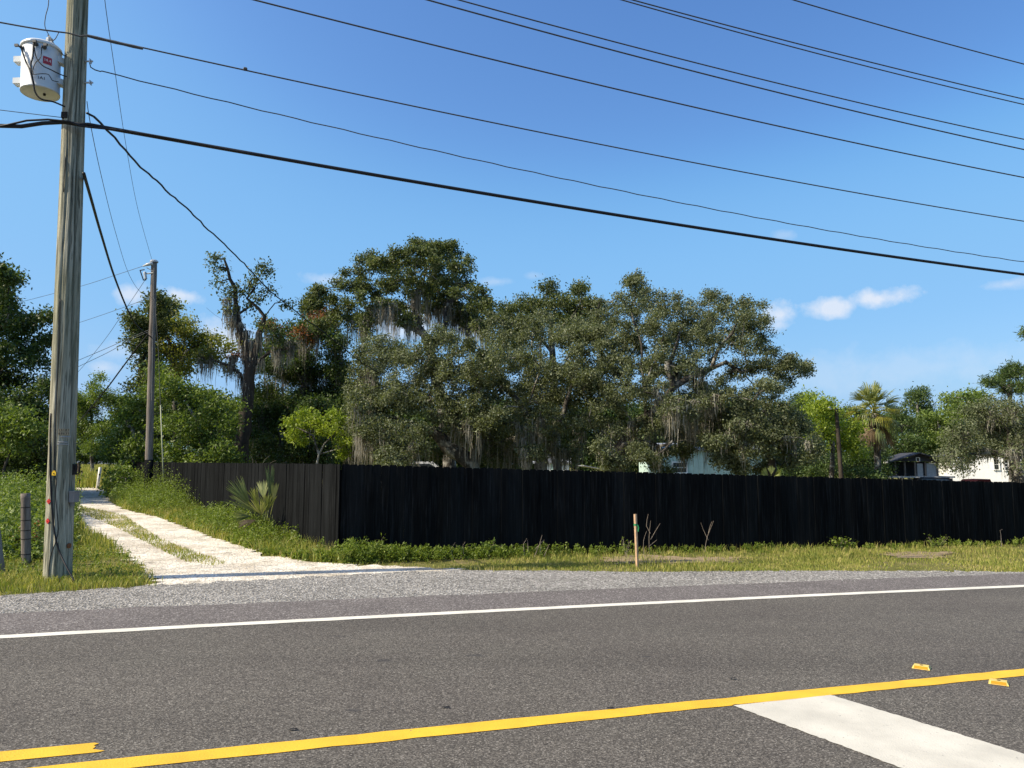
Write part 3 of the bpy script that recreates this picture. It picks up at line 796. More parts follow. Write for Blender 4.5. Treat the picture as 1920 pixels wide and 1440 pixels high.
def text_on(name, body, q, A, size, mat, parent, base):
    cu = bpy.data.curves.new(name, 'FONT'); cu.body = body; cu.size = size; cu.align_x = 'CENTER'; cu.align_y = 'CENTER'; cu.extrude = 0.0008; cu.materials.append(mat)
    o = bpy.data.objects.new(name, cu); COL.objects.link(o); o.parent = parent
    from mathutils import Matrix
    Mx = Matrix((( A[0][0], A[2][0], A[1][0]), (A[0][1], A[2][1], A[1][1]), (A[0][2], A[2][2], A[1][2])))
    dg = bpy.context.evaluated_depsgraph_get(); me = bpy.data.meshes.new_from_object(o.evaluated_get(dg)); bpy.data.objects.remove(o)
    o = bpy.data.objects.new(name, me); COL.objects.link(o); o.parent = parent
    o.location = tuple(q - base); o.rotation_euler = Mx.to_euler(); return o
for row, (py, txt) in enumerate(((806.5, '15181'), (813, '68631'))):
    for k in range(5):
        q = psurf(111.5 + 4.1 * k, py); A = frame_at(q)
        MB(pb).box(q + A[1] * 0.002, (0.027, 0.004, 0.040), A).build('number_tile', MAT['tag'], pole)
        text_on('number', txt[k], q + A[1] * 0.0048, A, 0.042, MAT['ink'], pole, pb)
for x0, x1, py in ((114, 133, 819), (108, 127, 829), (107, 128, 833)):
    pts = [psurf(x, py, 0.006) for x in np.linspace(x0, x1, 6)]
    MB(pb).tube(pts, 0.007, 6).build('staple', MAT['tin'], pole)
# boxes and brackets on the shaft
qx = P(139, 932, PY - 0.02); MB(pb).box(qx, (0.075, 0.12, 0.14)).box(qx + [0, 0, 0.075], (0.085, 0.13, 0.02)).box(qx + [-0.02, 0, -0.09], (0.04, 0.05, 0.06)).build('junction_box', MAT['grey_box'], pole)
qx = P(138, 880, PY + 0.02); MB(pb).box(qx, (0.05, 0.09, 0.15)).box(qx + [0.01, 0, 0.02], (0.06, 0.05, 0.05)).build('bracket', MAT['ink'], pole)
q = psurf(129, 1023); A = frame_at(q); MB(pb).lathe(q, [(0.035, 0), (0.035, 0.012), (0.02, 0.016)], 10, A[1]).build('rusty_disc', MAT['rust'], pole)
q = psurf(148, 68, 0.05); A = frame_at(q)
MB(pb).lathe(q - np.array([0, 0, 0.06]), [(0.02, 0), (0.05, 0.005), (0.05, 0.035), (0.03, 0.05), (0.03, 0.07), (0.05, 0.085), (0.05, 0.115), (0.02, 0.12)], 14).build('spool_insulator', MAT['ink'], pole, True)
MB(pb).box(q + [0, 0.05, 0.07], (0.03, 0.14, 0.014)).box(q + [0, 0.05, -0.07], (0.03, 0.14, 0.014)).tube([q + [0, 0, 0.085], q - [0, 0, 0.085]], 0.009).build('clevis', MAT['steel'], pole)
for py in (115, 155):
    a = P(150, py, PY); MB(pb).tube([a, a + [0.19, 0, 0]], 0.013, 8).box(a + [0.155, 0, 0], (0.01, 0.06, 0.06)).build('through_bolt', MAT['steel'], pole)
q = psurf(146, 123); A = frame_at(q); MB(pb).lathe(q, [(0.028, 0), (0.028, 0.012), (0.014, 0.014), (0.014, 0.03)], 8, A[1]).build('bolt', MAT['steel'], pole)
q = psurf(132, 224, 0.02); A = frame_at(q); MB(pb).box(q, (0.26, 0.05, 0.05), A).box(q + A[0] * 0.13, (0.05, 0.09, 0.09), A).box(q - A[0] * 0.13 + [0, 0, 0.0], (0.045, 0.08, 0.10), A).build('cable_clamp', MAT['ink'], pole)

# ------------------------------------------------------------------ pole transformer
TY = PY - 0.12
tcn = P(78, 137, TY); TR = 34 * TY / F * 1.01
zb_, zt_ = P(78, 176, TY)[2], P(78, 92, TY)[2]
to = np.array([tcn[0], tcn[1], zb_])
tr = empty('pole_transformer', to, 'grey-white cylindrical transformer hanging on the left of the near utility pole', 'transformer')
Ht = zt_ - zb_
tr.rotation_euler = (0, -0.035, 0)
MB().lathe((0, 0, 0), [(TR * 0.90, 0.012), (TR * 0.975, 0.0), (TR * 0.99, 0.02), (TR * 0.97, 0.03), (TR * 0.97, Ht * 0.5), (TR * 0.97, Ht - 0.01)], 48).build('tank', MAT['tank'], tr, True)
MB().lathe((0, 0, 0), [(TR * 1.03, Ht - 0.03), (TR * 1.045, Ht - 0.015), (TR * 1.04, Ht + 0.005), (TR * 0.92, Ht + 0.035), (TR * 0.6, Ht + 0.06), (TR * 0.2, Ht + 0.07)], 48).build('lid', MAT['tank'], tr, True)
bx = np.array([0.10, 0.02, Ht + 0.06])
MB().lathe(bx, [(0.055, 0), (0.055, 0.02), (0.036, 0.03), (0.056, 0.045), (0.036, 0.06), (0.052, 0.075), (0.034, 0.09), (0.046, 0.105), (0.025, 0.12), (0.012, 0.15)], 16).build('bushing', MAT['porcelain'], tr, True)
bx2 = np.array([0.185, -0.06, Ht - 0.02])
MB().lathe(bx2, [(0.03, 0), (0.03, 0.03), (0.036, 0.04), (0.026, 0.05), (0.034, 0.065), (0.024, 0.08), (0.012, 0.1)], 12).build('arrester', MAT['porcelain'], tr, True)
drain = MB().lathe((0.05, 0.02, -0.004), [(0.018, -0.012), (0.018, 0.02)], 10).build('drain_plug', MAT['ink'], tr)
def on_tank(ang, z, lift=0.0):
    return np.array([math.cos(ang), math.sin(ang), 0]) * (TR * 0.97 + lift) + np.array([0, 0, z])
tocam = math.atan2(-to[1], -to[0])
lv = [on_tank(tocam - 1.15, Ht - 0.10), on_tank(tocam - 0.28, Ht - 0.07), on_tank(tocam + 0.12, Ht - 0.09)]
for q, a in zip(lv, (tocam - 1.15, tocam - 0.28, tocam + 0.12)):
    d_ = np.array([math.cos(a), math.sin(a), 0]); m_ = MB()
    m_.lathe(q, [(0.030, 0), (0.030, 0.012), (0.018, 0.018), (0.024, 0.03), (0.018, 0.04), (0.012, 0.05), (0.012, 0.085)], 10, d_)
    m_.box(q + d_ * 0.085, (0.05, 0.03, 0.035)).build('low_voltage_bushing', MAT['lvb'], tr)
for zf_ in (0.76, 0.28):
    for side in (0, 1):
        zc = Ht * zf_; m_ = MB()
        if side == 0:
            m_.box((-TR - 0.045, 0.0, zc), (0.15, 0.10, 0.085)).box((-TR - 0.075, 0.0, zc - 0.05), (0.05, 0.06, 0.03))
        else:
            a = np.array([TR - 0.03, 0.02, zc]); e = pole_c(to[2] + zc) - to; e = e - np.array([pole_r(7) * 0.95, 0, 0]); L = np.linalg.norm(e - a)
            dx_ = (e - a) / L; up_ = np.array([0, 0, 1.0]); sd_ = np.cross(up_, dx_); sd_ /= np.linalg.norm(sd_); up_ = np.cross(dx_, sd_)
            m_.box((a + e) / 2, (L + 0.04, 0.10, 0.085), np.array([dx_, sd_, up_]))
        m_.build('hanger_bracket', MAT['tank'], tr)
la = tocam + 0.30; ql = on_tank(la, Ht * 0.60, 0.003); nl_ = np.array([math.cos(la), math.sin(la), 0]); Al = np.array([np.cross([0, 0, 1], nl_), nl_, [0, 0, 1.0]])
dec = MB()
gridp = [(u, w) for w in (-1, 1) for u in np.linspace(-1, 1, 7)]
vs = [on_tank(la + u * 0.058 / TR, Ht * 0.60 + w * 0.055, 0.003 + d) for d in (0, 0.003) for u, w in gridp]
fs = [(i, i + 1, i + 8, i + 7) for i in range(6)] + [(i + 14, i + 21, i + 22, i + 15) for i in range(6)]
link('voltage_sticker', vs, fs, MAT['red'], tr)
for k, ch in enumerate('14.4'):
    off_ = (-0.036, -0.012, 0.008, 0.030)[k]; aa = la + off_ / TR; n2 = np.array([math.cos(aa), math.sin(aa), 0]); A2 = np.array([np.cross([0, 0, 1], n2), n2, [0, 0, 1.0]])
    text_on('sticker_digit', ch, on_tank(aa, Ht * 0.60, 0.0085), A2, 0.058, MAT['white'], tr, np.zeros(3))
for k, ch in enumerate("1A1"):
    aa = tocam + 0.02 + (k - 1) * 0.145; n2 = np.array([math.cos(aa), math.sin(aa), 0]); A2 = np.array([np.cross([0, 0, 1], n2), n2, [0, 0, 1.0]])
    text_on('tank_letter', ch, on_tank(aa, Ht * 0.19, 0.002), A2, 0.062, MAT['ink'], tr, np.zeros(3))
def tpt(px, py, dy): return P(px, py, TY - dy) - to
def lead(pts, rad, mat='black'):
    MB().tube(catmull(pts, 0.03), rad, 6).build('lead_wire', MAT[mat], tr, True)
lead([lv[0] + np.array([0, -0.06, 0]), tpt(50, 115, 0.27), tpt(57, 132, 0.31), tpt(62, 155, 0.31), tpt(66, 175, 0.29), tpt(77, 187, 0.26), tpt(98, 192, 0.2), tpt(121, 202, 0.1)], 0.012)
lead([lv[1] + np.array([0, -0.06, 0]), tpt(63, 108, 0.31), tpt(59, 120, 0.31), tpt(60, 138, 0.31), tpt(64, 160, 0.305)], 0.011)
lead([lv[1] + np.array([0, -0.06, 0]), tpt(69, 106, 0.30), tpt(80, 123, 0.30), tpt(96, 132, 0.27), tpt(113, 141, 0.22), tpt(126, 146, 0.16)], 0.008)
lead([lv[2] + np.array([0, -0.06, 0]), tpt(78, 108, 0.28), tpt(68, 118, 0.31), tpt(62, 132, 0.32), tpt(63, 140, 0.31), tpt(76, 139, 0.28), tpt(92, 141, 0.26), tpt(98, 152, 0.24), tpt(110, 155, 0.2)], 0.006)
lead([bx + np.array([0, 0, 0.14]), tpt(93, 66, 0.0), tpt(98, 72, 0.05), tpt(101, 80, 0.08), bx2 + np.array([0, 0, 0.1])], 0.006)
lead([bx2 + np.array([0, 0, 0.1]), tpt(107, 74, 0.08), tpt(114, 62, 0.08)], 0.006)
lead([bx + np.array([0, 0, 0.14]), tpt(89, 50, 0.0), tpt(91, 30, 0.0), tpt(97, 8, 0.0), tpt(99, -30, 0.0)], 0.006)
lead([tpt(113, 96, -0.1), tpt(119, 101, -0.05), tpt(123, 106, 0.0), tpt(128, 104, 0.05)], 0.007)

# ------------------------------------------------------------------ overhead wires
P0 = pb.copy(); nrm3 = np.array([*ry, 0]); rx3 = np.array([*rx, 0])
def on_plane(px, py, off):
    d = ray(px, py); o = np.array([0, 0, EYE])
    t = (np.dot(P0, nrm3) + off - np.dot(o, nrm3)) / np.dot(d, nrm3); return o + d * t
def span(name, label, off, pts, rad, mat='cable', s_from=None, s_to=26.0, deg=2, wav=0.0, left=None, group='overhead power lines along the road', twist=False):
    q = np.array([on_plane(x, y, off) for x, y in pts]); s = (q - P0) @ rx3
    c = np.polyfit(s, q[:, 2], deg); a = s.min() if s_from is None else s_from
    path = []
    if left is not None:
        lq = [on_plane(x, y, off) for x, y in left]; path += catmull(lq, 0.25)
        a = max(a, (path[-1] - P0) @ rx3 + 0.02)
    n = int((s_to - a) / 0.25)
    for k, ss in enumerate(np.linspace(a, s_to, n)):
        p = P0 + rx3 * ss + nrm3 * off; p[2] = np.polyval(c, ss)
        if wav: p = p + np.array([0, 0, wav * math.sin(ss * 7.5)]) + nrm3 * wav * math.cos(ss * 7.5)
        path.append(p)
    o0 = path[0]; m_ = MB(o0); m_.tube(path, rad, 6)
    o = m_.build(name, MAT[mat], None, True); o.location = tuple(o0); return tag(o, label, 'power line', group)
FR = -0.20   # cables pass on the road side of the pole
span('telephone_cable', 'thick black telephone cable, lowest of the lines along the road', FR, [(165, 236), (300, 258), (480, 285), (720, 332), (960, 372), (1200, 410), (1440, 447), (1700, 486), (1920, 514)], 0.028, 'black', left=[(-60, 234), (0, 236), (40, 237), (80, 231), (120, 229), (150, 234)], group='overhead lines along the road')
span('telephone_cable', 'thinner black cable looping just above the thick telephone cable', FR - 0.03, [(165, 240), (200, 239), (250, 247), (330, 264), (455, 284), (560, 301)], 0.014, 'black', s_to=2.45, left=[(0, 237), (20, 233), (50, 226), (90, 224), (130, 228), (150, 236)], deg=3, group='overhead lines along the road')
span('neutral_line', 'thin grey line tied to the black spool above the transformer', FR + 0.02, [(165, 67), (265, 90), (480, 134), (740, 190), (1070, 262), (1200, 286), (1500, 341), (1920, 415)], 0.011, left=[(-60, 30), (0, 42), (80, 56), (128, 62), (150, 68)], group='overhead lines along the road')
gp0 = [on_plane(x, y, FR + 0.02) for x, y in ((164, 67), (200, 75.5), (232, 83), (268, 91))]
nl0 = bpy.data.objects['neutral_line']; MB(np.array(nl0.location)).tube(catmull(gp0, 0.1), [0.020 + 0.004 * (k % 2) for k in range(len(catmull(gp0, 0.1)))], 6).build('wire_grip', MAT['cable'], nl0)
gp1 = on_plane(460, 129.5, FR + 0.02); MB(np.array(nl0.location)).lathe(gp1 - rx3 * 0.03, [(0.012, 0), (0.03, 0.01), (0.03, 0.05), (0.012, 0.06)], 8, rx3).build('wire_clamp', MAT['cable'], nl0)
span('twisted_line', 'thin wavy twisted line between the spool line and telephone cable', 0.1, [(190, 135), (330, 165), (480, 203), (720, 263), (960, 318), (1200, 364), (1560, 431), (1920, 492)], 0.0085, wav=0.006, left=[(168, 118), (170, 126), (178, 131), (188, 134)], group='overhead lines along the road')
span('neutral_line', 'faint thin line ending at the clamp left of the pole', 0.0, [(-80, 197), (0, 206), (60, 213), (118, 221)], 0.005, s_to=-0.17, deg=1, group='overhead lines along the road')
for lab, off, pts in (('lowest of the plain upper power lines, crossing the whole sky', -0.5, [(470, 0), (640, 40), (840, 88), (1200, 181), (1560, 257), (1920, 333)]),
                      ('upper power line just below its close parallel partner in mid sky', -0.9, [(790, 0), (960, 38), (1200, 109), (1560, 199), (1920, 280)]),
                      ('upper power line just above its close parallel partner in mid sky', 0.5, [(855, 0), (960, 25), (1200, 91), (1560, 181), (1920, 261)]),
                      ('lower of two nearly touching power lines at upper right', 0.9, [(1165, 0), (1200, 9), (1440, 76), (1680, 138), (1920, 196)]),
                      ('upper of two nearly touching power lines at upper right', 0.3, [(1185, 0), (1200, 3), (1440, 68), (1680, 128), (1920, 186)]),
                      ('single topmost power line cutting the upper right corner', 0.0, [(1488, 0), (1680, 55), (1800, 89), (1920, 120)])):
    span('power_line', lab, off, pts, 0.0125, s_from=-1.0, s_to=24, group='overhead lines along the road')
def cable(name, label, pts, rad, mat='black', wav=0.0, seed=0, grp='service drops and far pole lines', step=0.3):
    q = catmull([P(*p) for p in pts], step); r = random.Random(seed)
    if wav: q = [p + np.array([r.gauss(0, wav), 0, r.gauss(0, wav)]) if 0 < i < len(q) - 1 else p for i, p in enumerate(q)]
    o = MB(q[0]).tube(q, rad, 6).build(name, MAT[mat], None, True); o.location = tuple(q[0]); return tag(o, label, 'cable', grp)
cable('service_drop', 'kinked black service cable sagging from the near pole into the oaks', [(163, 212, 10.1), (190, 232, 10.6), (225, 272, 11.4), (265, 312, 12.5), (330, 372, 14.5), (420, 457, 17.8), (520, 557, 21.5), (600, 618, 24), (680, 680, 26.5), (715, 702, 27.6)], 0.017, wav=0.012, seed=3, step=0.25)
cable('service_drop', 'black service cable dropping from the near pole to the far pole', [(157, 325, 10.2), (170, 370, 11.5), (190, 440, 14), (215, 520, 18), (240, 582, 23), (258, 612, 26), (283, 632, 27.9)], 0.024)
cable('far_cable', 'black cable falling left from the far pole toward the treetops', [(282, 622, 28), (255, 655, 29), (225, 695, 31), (195, 735, 33), (145, 795, 37), (120, 830, 39)], 0.028)
cable('thin_wire', 'thin wire from out of frame above down to the far pole top', [(192, -40, 11.0), (199, 20, 11.6), (215, 130, 13.4), (235, 265, 17.5), (258, 390, 22.5), (285, 488, 28)], 0.006, 'cable')
cable('thin_wire', 'thin wire from the near pole clamp down to the far pole side', [(163, 190, 10.1), (170, 235, 10.8), (190, 330, 14.0), (215, 430, 18.5), (240, 510, 23.5), (262, 546, 26.5), (284, 557, 28)], 0.006, 'cable')
cable('far_line', 'far line leaving the far pole top toward the upper left', [(268, 499, 28), (210, 518, 30), (150, 537, 32.5), (40, 566, 37), (-40, 586, 40)], 0.009, 'cable')
cable('far_line', 'far line leaving the far pole beside the small cloud', [(283, 557, 28), (230, 577, 30), (148, 605, 34), (60, 632, 37)], 0.009, 'cable')
cable('far_line', 'slack fuse wire crossing down left from the far pole cutout', [(272, 525, 28), (240, 573, 29.5), (200, 632, 32), (160, 682, 35), (130, 715, 37)], 0.008, 'cable')
cable('far_line', 'upper of two close far lines low behind the near pole', [(283, 617, 28), (245, 633, 30), (200, 653, 32), (146, 676, 35), (90, 700, 38)], 0.011, 'cable')
cable('far_line', 'lower of two close far lines low behind the near pole', [(283, 620, 28), (246, 637, 30), (200, 662, 32), (146, 688, 35), (90, 716, 38)], 0.011, 'cable')

# ------------------------------------------------------------------ far pole and other poles, posts, stake
def simple_pole(name, label, px0, py0, px1, py1, Y, r0, r1, cat='utility pole', mat='pole_grey'):
    b = P(px0, py0, Y); b[2] = float(gz(b[0])) - 0.05; t = P(px1, py1, Y)
    root = empty(name, b, label, cat); n = 40
    MB(b).tube([b + (t - b) * k / n + (np.random.default_rng(k).normal(0, 0.003, 3) if 0 < k < n else 0) for k in range(n + 1)], list(np.linspace(r0, r1, n + 1)), 16).build('pole_shaft', MAT[mat], root, True)
    return root, b, t
FY = 28.0
fp, fb, ft = simple_pole('utility_pole', 'far grey utility pole with black base behind the driveway weeds', 279, 912, 289, 491, FY, 0.14, 0.105)
def fpt(px, py, dy=0): return P(px, py, FY - dy)
a_, b_ = fb, ft; hseg = (P(280, 862, FY)[2] - fb[2]) / (ft[2] - fb[2])
MB(fb).tube([fb + (ft - fb) * 0.0, fb + (ft - fb) * hseg], [0.152, 0.150], 18).build('black_band', MAT['fence'], fp, True)  # black band around the lower shaft
MB(fb).tube([fpt(287, 494, .1), fpt(277, 496, .12), fpt(268, 499, .12)], [0.07, 0.06, 0.025], 8).build('insulator_arm', MAT['porcelain'], fp, True)
MB(fb).tube([fpt(287, 512, .1), fpt(276, 513, .1), fpt(272, 512, .12)], 0.025, 6).tube([fpt(286, 508, .1), fpt(275, 502, .1)], 0.015, 6).build('bracket', MAT['steel'], fp)
MB(fb).lathe(fpt(273.5, 524, .12), [(0.03, 0), (0.06, 0.03), (0.045, 0.06), (0.06, 0.10), (0.045, 0.14), (0.06, 0.18), (0.045, 0.22), (0.06, 0.27), (0.03, 0.31)], 10, fpt(270.5, 506, .12) - fpt(273.5, 524, .12)).build('cutout_insulator', MAT['porcelain'], fp, True)
MB(fb).tube([fpt(263, 508, .14), fpt(268.5, 524, .14)], 0.022, 6).tube([fpt(262, 507, .14), fpt(271, 505.5, .12)], 0.02, 6).tube([fpt(268, 525, .14), fpt(274, 525, .12)], 0.02, 6).build('fuse_tube', MAT['black'], fp)
MB(fb).tube([fb + (ft - fb) * 0.42 + [0.10, -0.12, 0], fb + (ft - fb) * 0.97 + [0.06, -0.12, 0]], 0.014, 6).build('conduit', MAT['grey_box'], fp)
MB(fb).lathe(ft - [0, 0, 0.02], [(0.15, 0), (0.15, 0.05), (0.10, 0.09)], 12).build('pole_cap', MAT['steel'], fp)
gw = empty('guy_wire', P(308, 922, 27), 'pale guy wire slanting down right of the far pole', 'guy wire'); g0 = np.array(gw.location)
MB(g0).tube([P(290, 560, 27.8), P(297, 660, 27.5), P(302, 790, 27.2)], 0.010, 6).build('strand', MAT['cable'], gw)
MB(g0).tube([P(301, 760, 27.2), P(305, 860, 27.05), P(308, 922, 27)], 0.020, 8).build('guy_guard', plain('pale_guard', (0.27, 0.29, 0.19), 0.5, 0.3), gw, True)
gg = empty('guy_guard', P(3, 1078, 10.9), 'pale grey guy wire guard leaning at the left roadside', 'guy wire'); g0 = np.array(gg.location)
MB(g0).tube([P(5, 1080, 10.9), P(0, 1040, 10.9), P(-4, 1000, 10.9), P(-12, 930, 10.9)], [0.042, 0.04, 0.036, 0.03], 10).build('guard_tube', MAT['grey_box'], gg, True)
MB(g0).tube([P(-12, 935, 10.9), P(-60, 560, 10.8)], 0.008, 6).build('strand', MAT['cable'], gg)
rp, rb, rt = simple_pole('light_pole', 'slim brown leaning pole rising over the fence beside the palm', 1580, 930, 1568, 766, 44, 0.14, 0.10, 'pole', 'bark_dark')
MB(rb).tube([rt - [0, 0, 0.15], rt + [-0.2, -0.05, 0.05], rt + [-0.42, -0.1, 0.08]], 0.03, 6).build('lamp_arm', MAT['steel'], rp)
MB(rb).lathe(rt + [-0.42, -0.1, -0.08], [(0.05, 0), (0.14, 0.04), (0.12, 0.14), (0.05, 0.2)], 12).build('lamp_head', MAT['white'], rp, True)
# near fence post
fpb = G(49, 1060); fpo = empty('fence_post', fpb, 'grey round timber fence post left of the near utility pole', 'fence post')
tp_ = P(48, 925, fpb[1]); n = 14
MB(fpb).tube([fpb + (tp_ - fpb) * k / n for k in range(n + 1)], [0.066 + random.gauss(0, 0.002) for _ in range(n + 1)], 14).build('post', MAT['pole_grey'], fpo, True)
for k, t in enumerate((0.15, 0.36, 0.48, 0.62, 0.8)):
    c_ = fpb + (tp_ - fpb) * t; MB(fpb).lathe(c_, [(0.067, 0), (0.0705, 0.003), (0.0705, 0.009), (0.067, 0.012)], 14).build('wire_wrap', MAT['ink'], fpo)
for px, py0, py1, pxt, Y, r_, mat, lab in ((147, 908, 868, 148, 41, 0.09, 'bark_dark', 'dark timber post at the edge of the far field'), (183, 908, 876, 188, 39, 0.075, 'white', 'white leaning post beside the shaded bend of the driveway'), (152, 906, 882, 154, 43, 0.04, 'pole_grey', 'thin grey post between the dark post and white post')):
    b = P(px, py0, Y); b[2] = float(gz(b[0])) - 0.05; t = P(pxt, py1, Y)
    o = MB(b).tube([b, (b + t) / 2, t], [r_, r_ * 0.98, r_ * 0.95], 10).build('field_post', MAT[mat], None, True); o.location = tuple(b); tag(o, lab, 'post', 'posts by the far field')
# survey stake
sb = G(1195, 1064); st = P(1191, 964, sb[1]); stk = empty('survey_stake', sb, 'thin wooden survey stake with green ribbon on the verge', 'stake')
dz_ = (st - sb); L_ = np.linalg.norm(dz_); dz_ /= L_; sx_ = np.cross([0, 1.0, 0], dz_); sx_ /= np.linalg.norm(sx_); sy_ = np.cross(dz_, sx_); c45 = math.cos(0.7); s45 = math.sin(0.7); sx_, sy_ = sx_ * c45 + sy_ * s45, sy_ * c45 - sx_ * s45
MB(sb).box((sb + st) / 2, (0.042, 0.036, L_), np.array([sx_, sy_, dz_])).build('stake', MAT['stake'], stk)
rb_ = MB(sb); q0 = sb + dz_ * L_ * 0.80
rb_.box(q0, (0.05, 0.044, 0.03), np.array([sx_, sy_, dz_])).tube([q0 + [0.03, -0.02, 0], q0 + [0.045, -0.02, -0.05], q0 + [0.035, -0.02, -0.11]], 0.011, 5).build('ribbon', MAT['ribbon'], stk)
# raised pavement markers
def marker(px, py, label):
    c = G(px, py); c[2] = float(gz(c[0])) + 0.0085
    root = empty('road_marker', c, label, 'road marker', 'raised reflective road markers')
    w, l, h, b = 0.058, 0.052, 0.018, 0.028
    ang = RD; ux, uy = np.array([math.cos(ang), math.sin(ang), 0]), np.array([-math.sin(ang), math.cos(ang), 0])
    def q(x, y, z): return ux * x + uy * y + np.array([0, 0, z])
    # body: sloped faces along the road at both ends, rounded narrow sides
    top = [(-b, -w * .8), (b, -w * .8), (b, w * .8), (-b, w * .8)]; bot = [(-l, -w), (l, -w), (l, w), (-l, w)]
    vs = [q(x, y, 0) for x, y in bot] + [q(x, y, h) for x, y in top]
    body = link('marker_body', vs, [(4, 5, 6, 7), (0, 1, 5, 4), (1, 2, 6, 5), (2, 3, 7, 6), (3, 0, 4, 7)], MAT['marker'], root)
    for s in (-1, 1):
        f = lambda y, t: q(s * (l + (b - l) * t), y, h * t) + ux * s * 0.0015 + np.array([0, 0, 0.0015])
        y0_, y1_ = w * 0.78, w * 0.72
        vs = [f(-y0_, .12), f(y0_, .12), f(y1_, .9), f(-y1_, .9)]
        link('lens', vs, [(0, 1, 2, 3)], MAT['orange'], root)
    o = link('marker_dot', [q(0.012 * math.cos(a), 0.012 * math.sin(a) - 0.0, h + 0.001) for a in np.linspace(0, 6.28, 9)[:-1]], [tuple(range(8))], MAT['ink'], root)
    root.scale = (1.2, 1.2, 1.25); root.rotation_euler = (0, 0, R(38)); return root
marker(1728, 1254, 'orange reflective marker on the asphalt above the yellow line')
marker(1873, 1283, 'orange reflective marker between the yellow line and white stop bar')
# ------------------------------------------------------------------ trees
TG = 'trees behind the black fence'
# central live oak
tree('live_oak', 'broad spreading live oak with a long diagonal limb in mid frame', 'tree', 27.0,
     [[(1168, 892), (1152, 860), (1140, 838)],
      [(1140, 838), (1118, 812), (1104, 786), (1108, 762), (1098, 742), (1085, 722, -1)],
      [(1152, 860), (1180, 815), (1210, 780), (1243, 757), (1263, 727), (1293, 707), (1333, 690), (1363, 681), (1390, 697), (1413, 720), (1440, 735, -1)],
      [(1210, 780), (1208, 730), (1203, 690), (1202, 645), (1190, 600), (1183, 575)],
      [(1180, 815), (1225, 835), (1257, 831, -1.5), (1287, 827, -2.0), (1310, 830, -2.2), (1320, 813, -2.2), (1328, 795, -2.2)],
      [(1333, 690), (1350, 655), (1372, 625), (1385, 600)],
      [(1390, 697), (1430, 690), (1465, 688), (1495, 694)],
      [(1104, 786), (1075, 775), (1050, 755, -1), (1020, 740, -1.5)],
      [(1263, 727), (1255, 690), (1270, 645), (1280, 610)]],
     [(1150, 590, 28), (1190, 565, 32), (1230, 570, 32), (1195, 533, 12), (1270, 585, 28), (1310, 600, 32), (1345, 562, 16), (1368, 588, 26), (1398, 592, 24), (1430, 622, 22), (1440, 655, 20), (1400, 640, 30), (1350, 640, 34),
      (1290, 640, 34), (1240, 625, 30), (1310, 690, 26), (1385, 690, 26), (1450, 690, 15), (1482, 690, 15), (1505, 697, 12), (1462, 722, 16), (1425, 742, 26), (1330, 740, 28), (1255, 690, 30), (1195, 630, 24), (1140, 640, 28), (1180, 690, 26),
      (1320, 790, 22), (1290, 770, 24), (1240, 800, 22), (1350, 780, 26), (1230, 845, 18), (1180, 850, 22), (1280, 850, 14), (1150, 810, 26), (1130, 760, 24), (1190, 745, 24), (1150, 675, 28), (1165, 725, 28), (1225, 690, 22), (1220, 735, 22), (1180, 800, 24), (1135, 850, 20), (1205, 862, 20), (1250, 770, 18), (1300, 805, 20), (1262, 815, 18), (1340, 838, 18), (1345, 740, 22), (1305, 735, 18), (1180, 655, 22), (1210, 610, 22), (1250, 660, 24), (1100, 720, 22), (1240, 880, 14), (1160, 880, 14)],
     'oak', trunk_r=0.42, leaf_len=0.085, leaf_w=0.046, dens=18, per=56, spread=0.13, depth=2.2, moss=330, moss_len=1.3, seed=1, group=TG, fill=0.06, grow=1.04, sprig=2,
     moss_at=[(1200, 850, 70), (1290, 835, 60), (1290, 740, 60), (1120, 830, 60), (1060, 840, 60), (1380, 860, 60), (1320, 790, 50)])
# dense left half of the oak clump
tree('live_oak', 'dense rounded live oak just left of the broad spreading oak', 'tree', 29.0,
     [[(1010, 892), (1015, 850), (1000, 810), (985, 770)], [(1015, 850), (1040, 800), (1065, 750), (1075, 700)], [(985, 770), (955, 730), (940, 690)], [(1000, 810), (960, 820), (920, 835)], [(985, 770), (1010, 700), (1015, 650)]],
     [(940, 625, 28), (1000, 620, 34), (1050, 630, 34), (1100, 640, 30), (955, 670, 40), (1020, 690, 46), (1080, 700, 40), (1120, 690, 30), (935, 730, 38), (1000, 750, 45), (1060, 750, 36), (1120, 730, 30), (955, 800, 38), (1020, 810, 38), (935, 850, 26),
      (1000, 858, 20), (1070, 800, 26), (1075, 850, 18), (1110, 790, 20), (920, 790, 26), (915, 690, 26)],
     'oak', trunk_r=0.36, leaf_len=0.09, leaf_w=0.048, dens=24, per=58, spread=0.14, depth=2.2, moss=260, moss_len=1.5, seed=2, group=TG, fill=0.06, grow=1.04, sprig=2,
     moss_at=[(1040, 850, 50), (1080, 840, 40), (960, 850, 50), (920, 850, 40), (1000, 830, 50)])
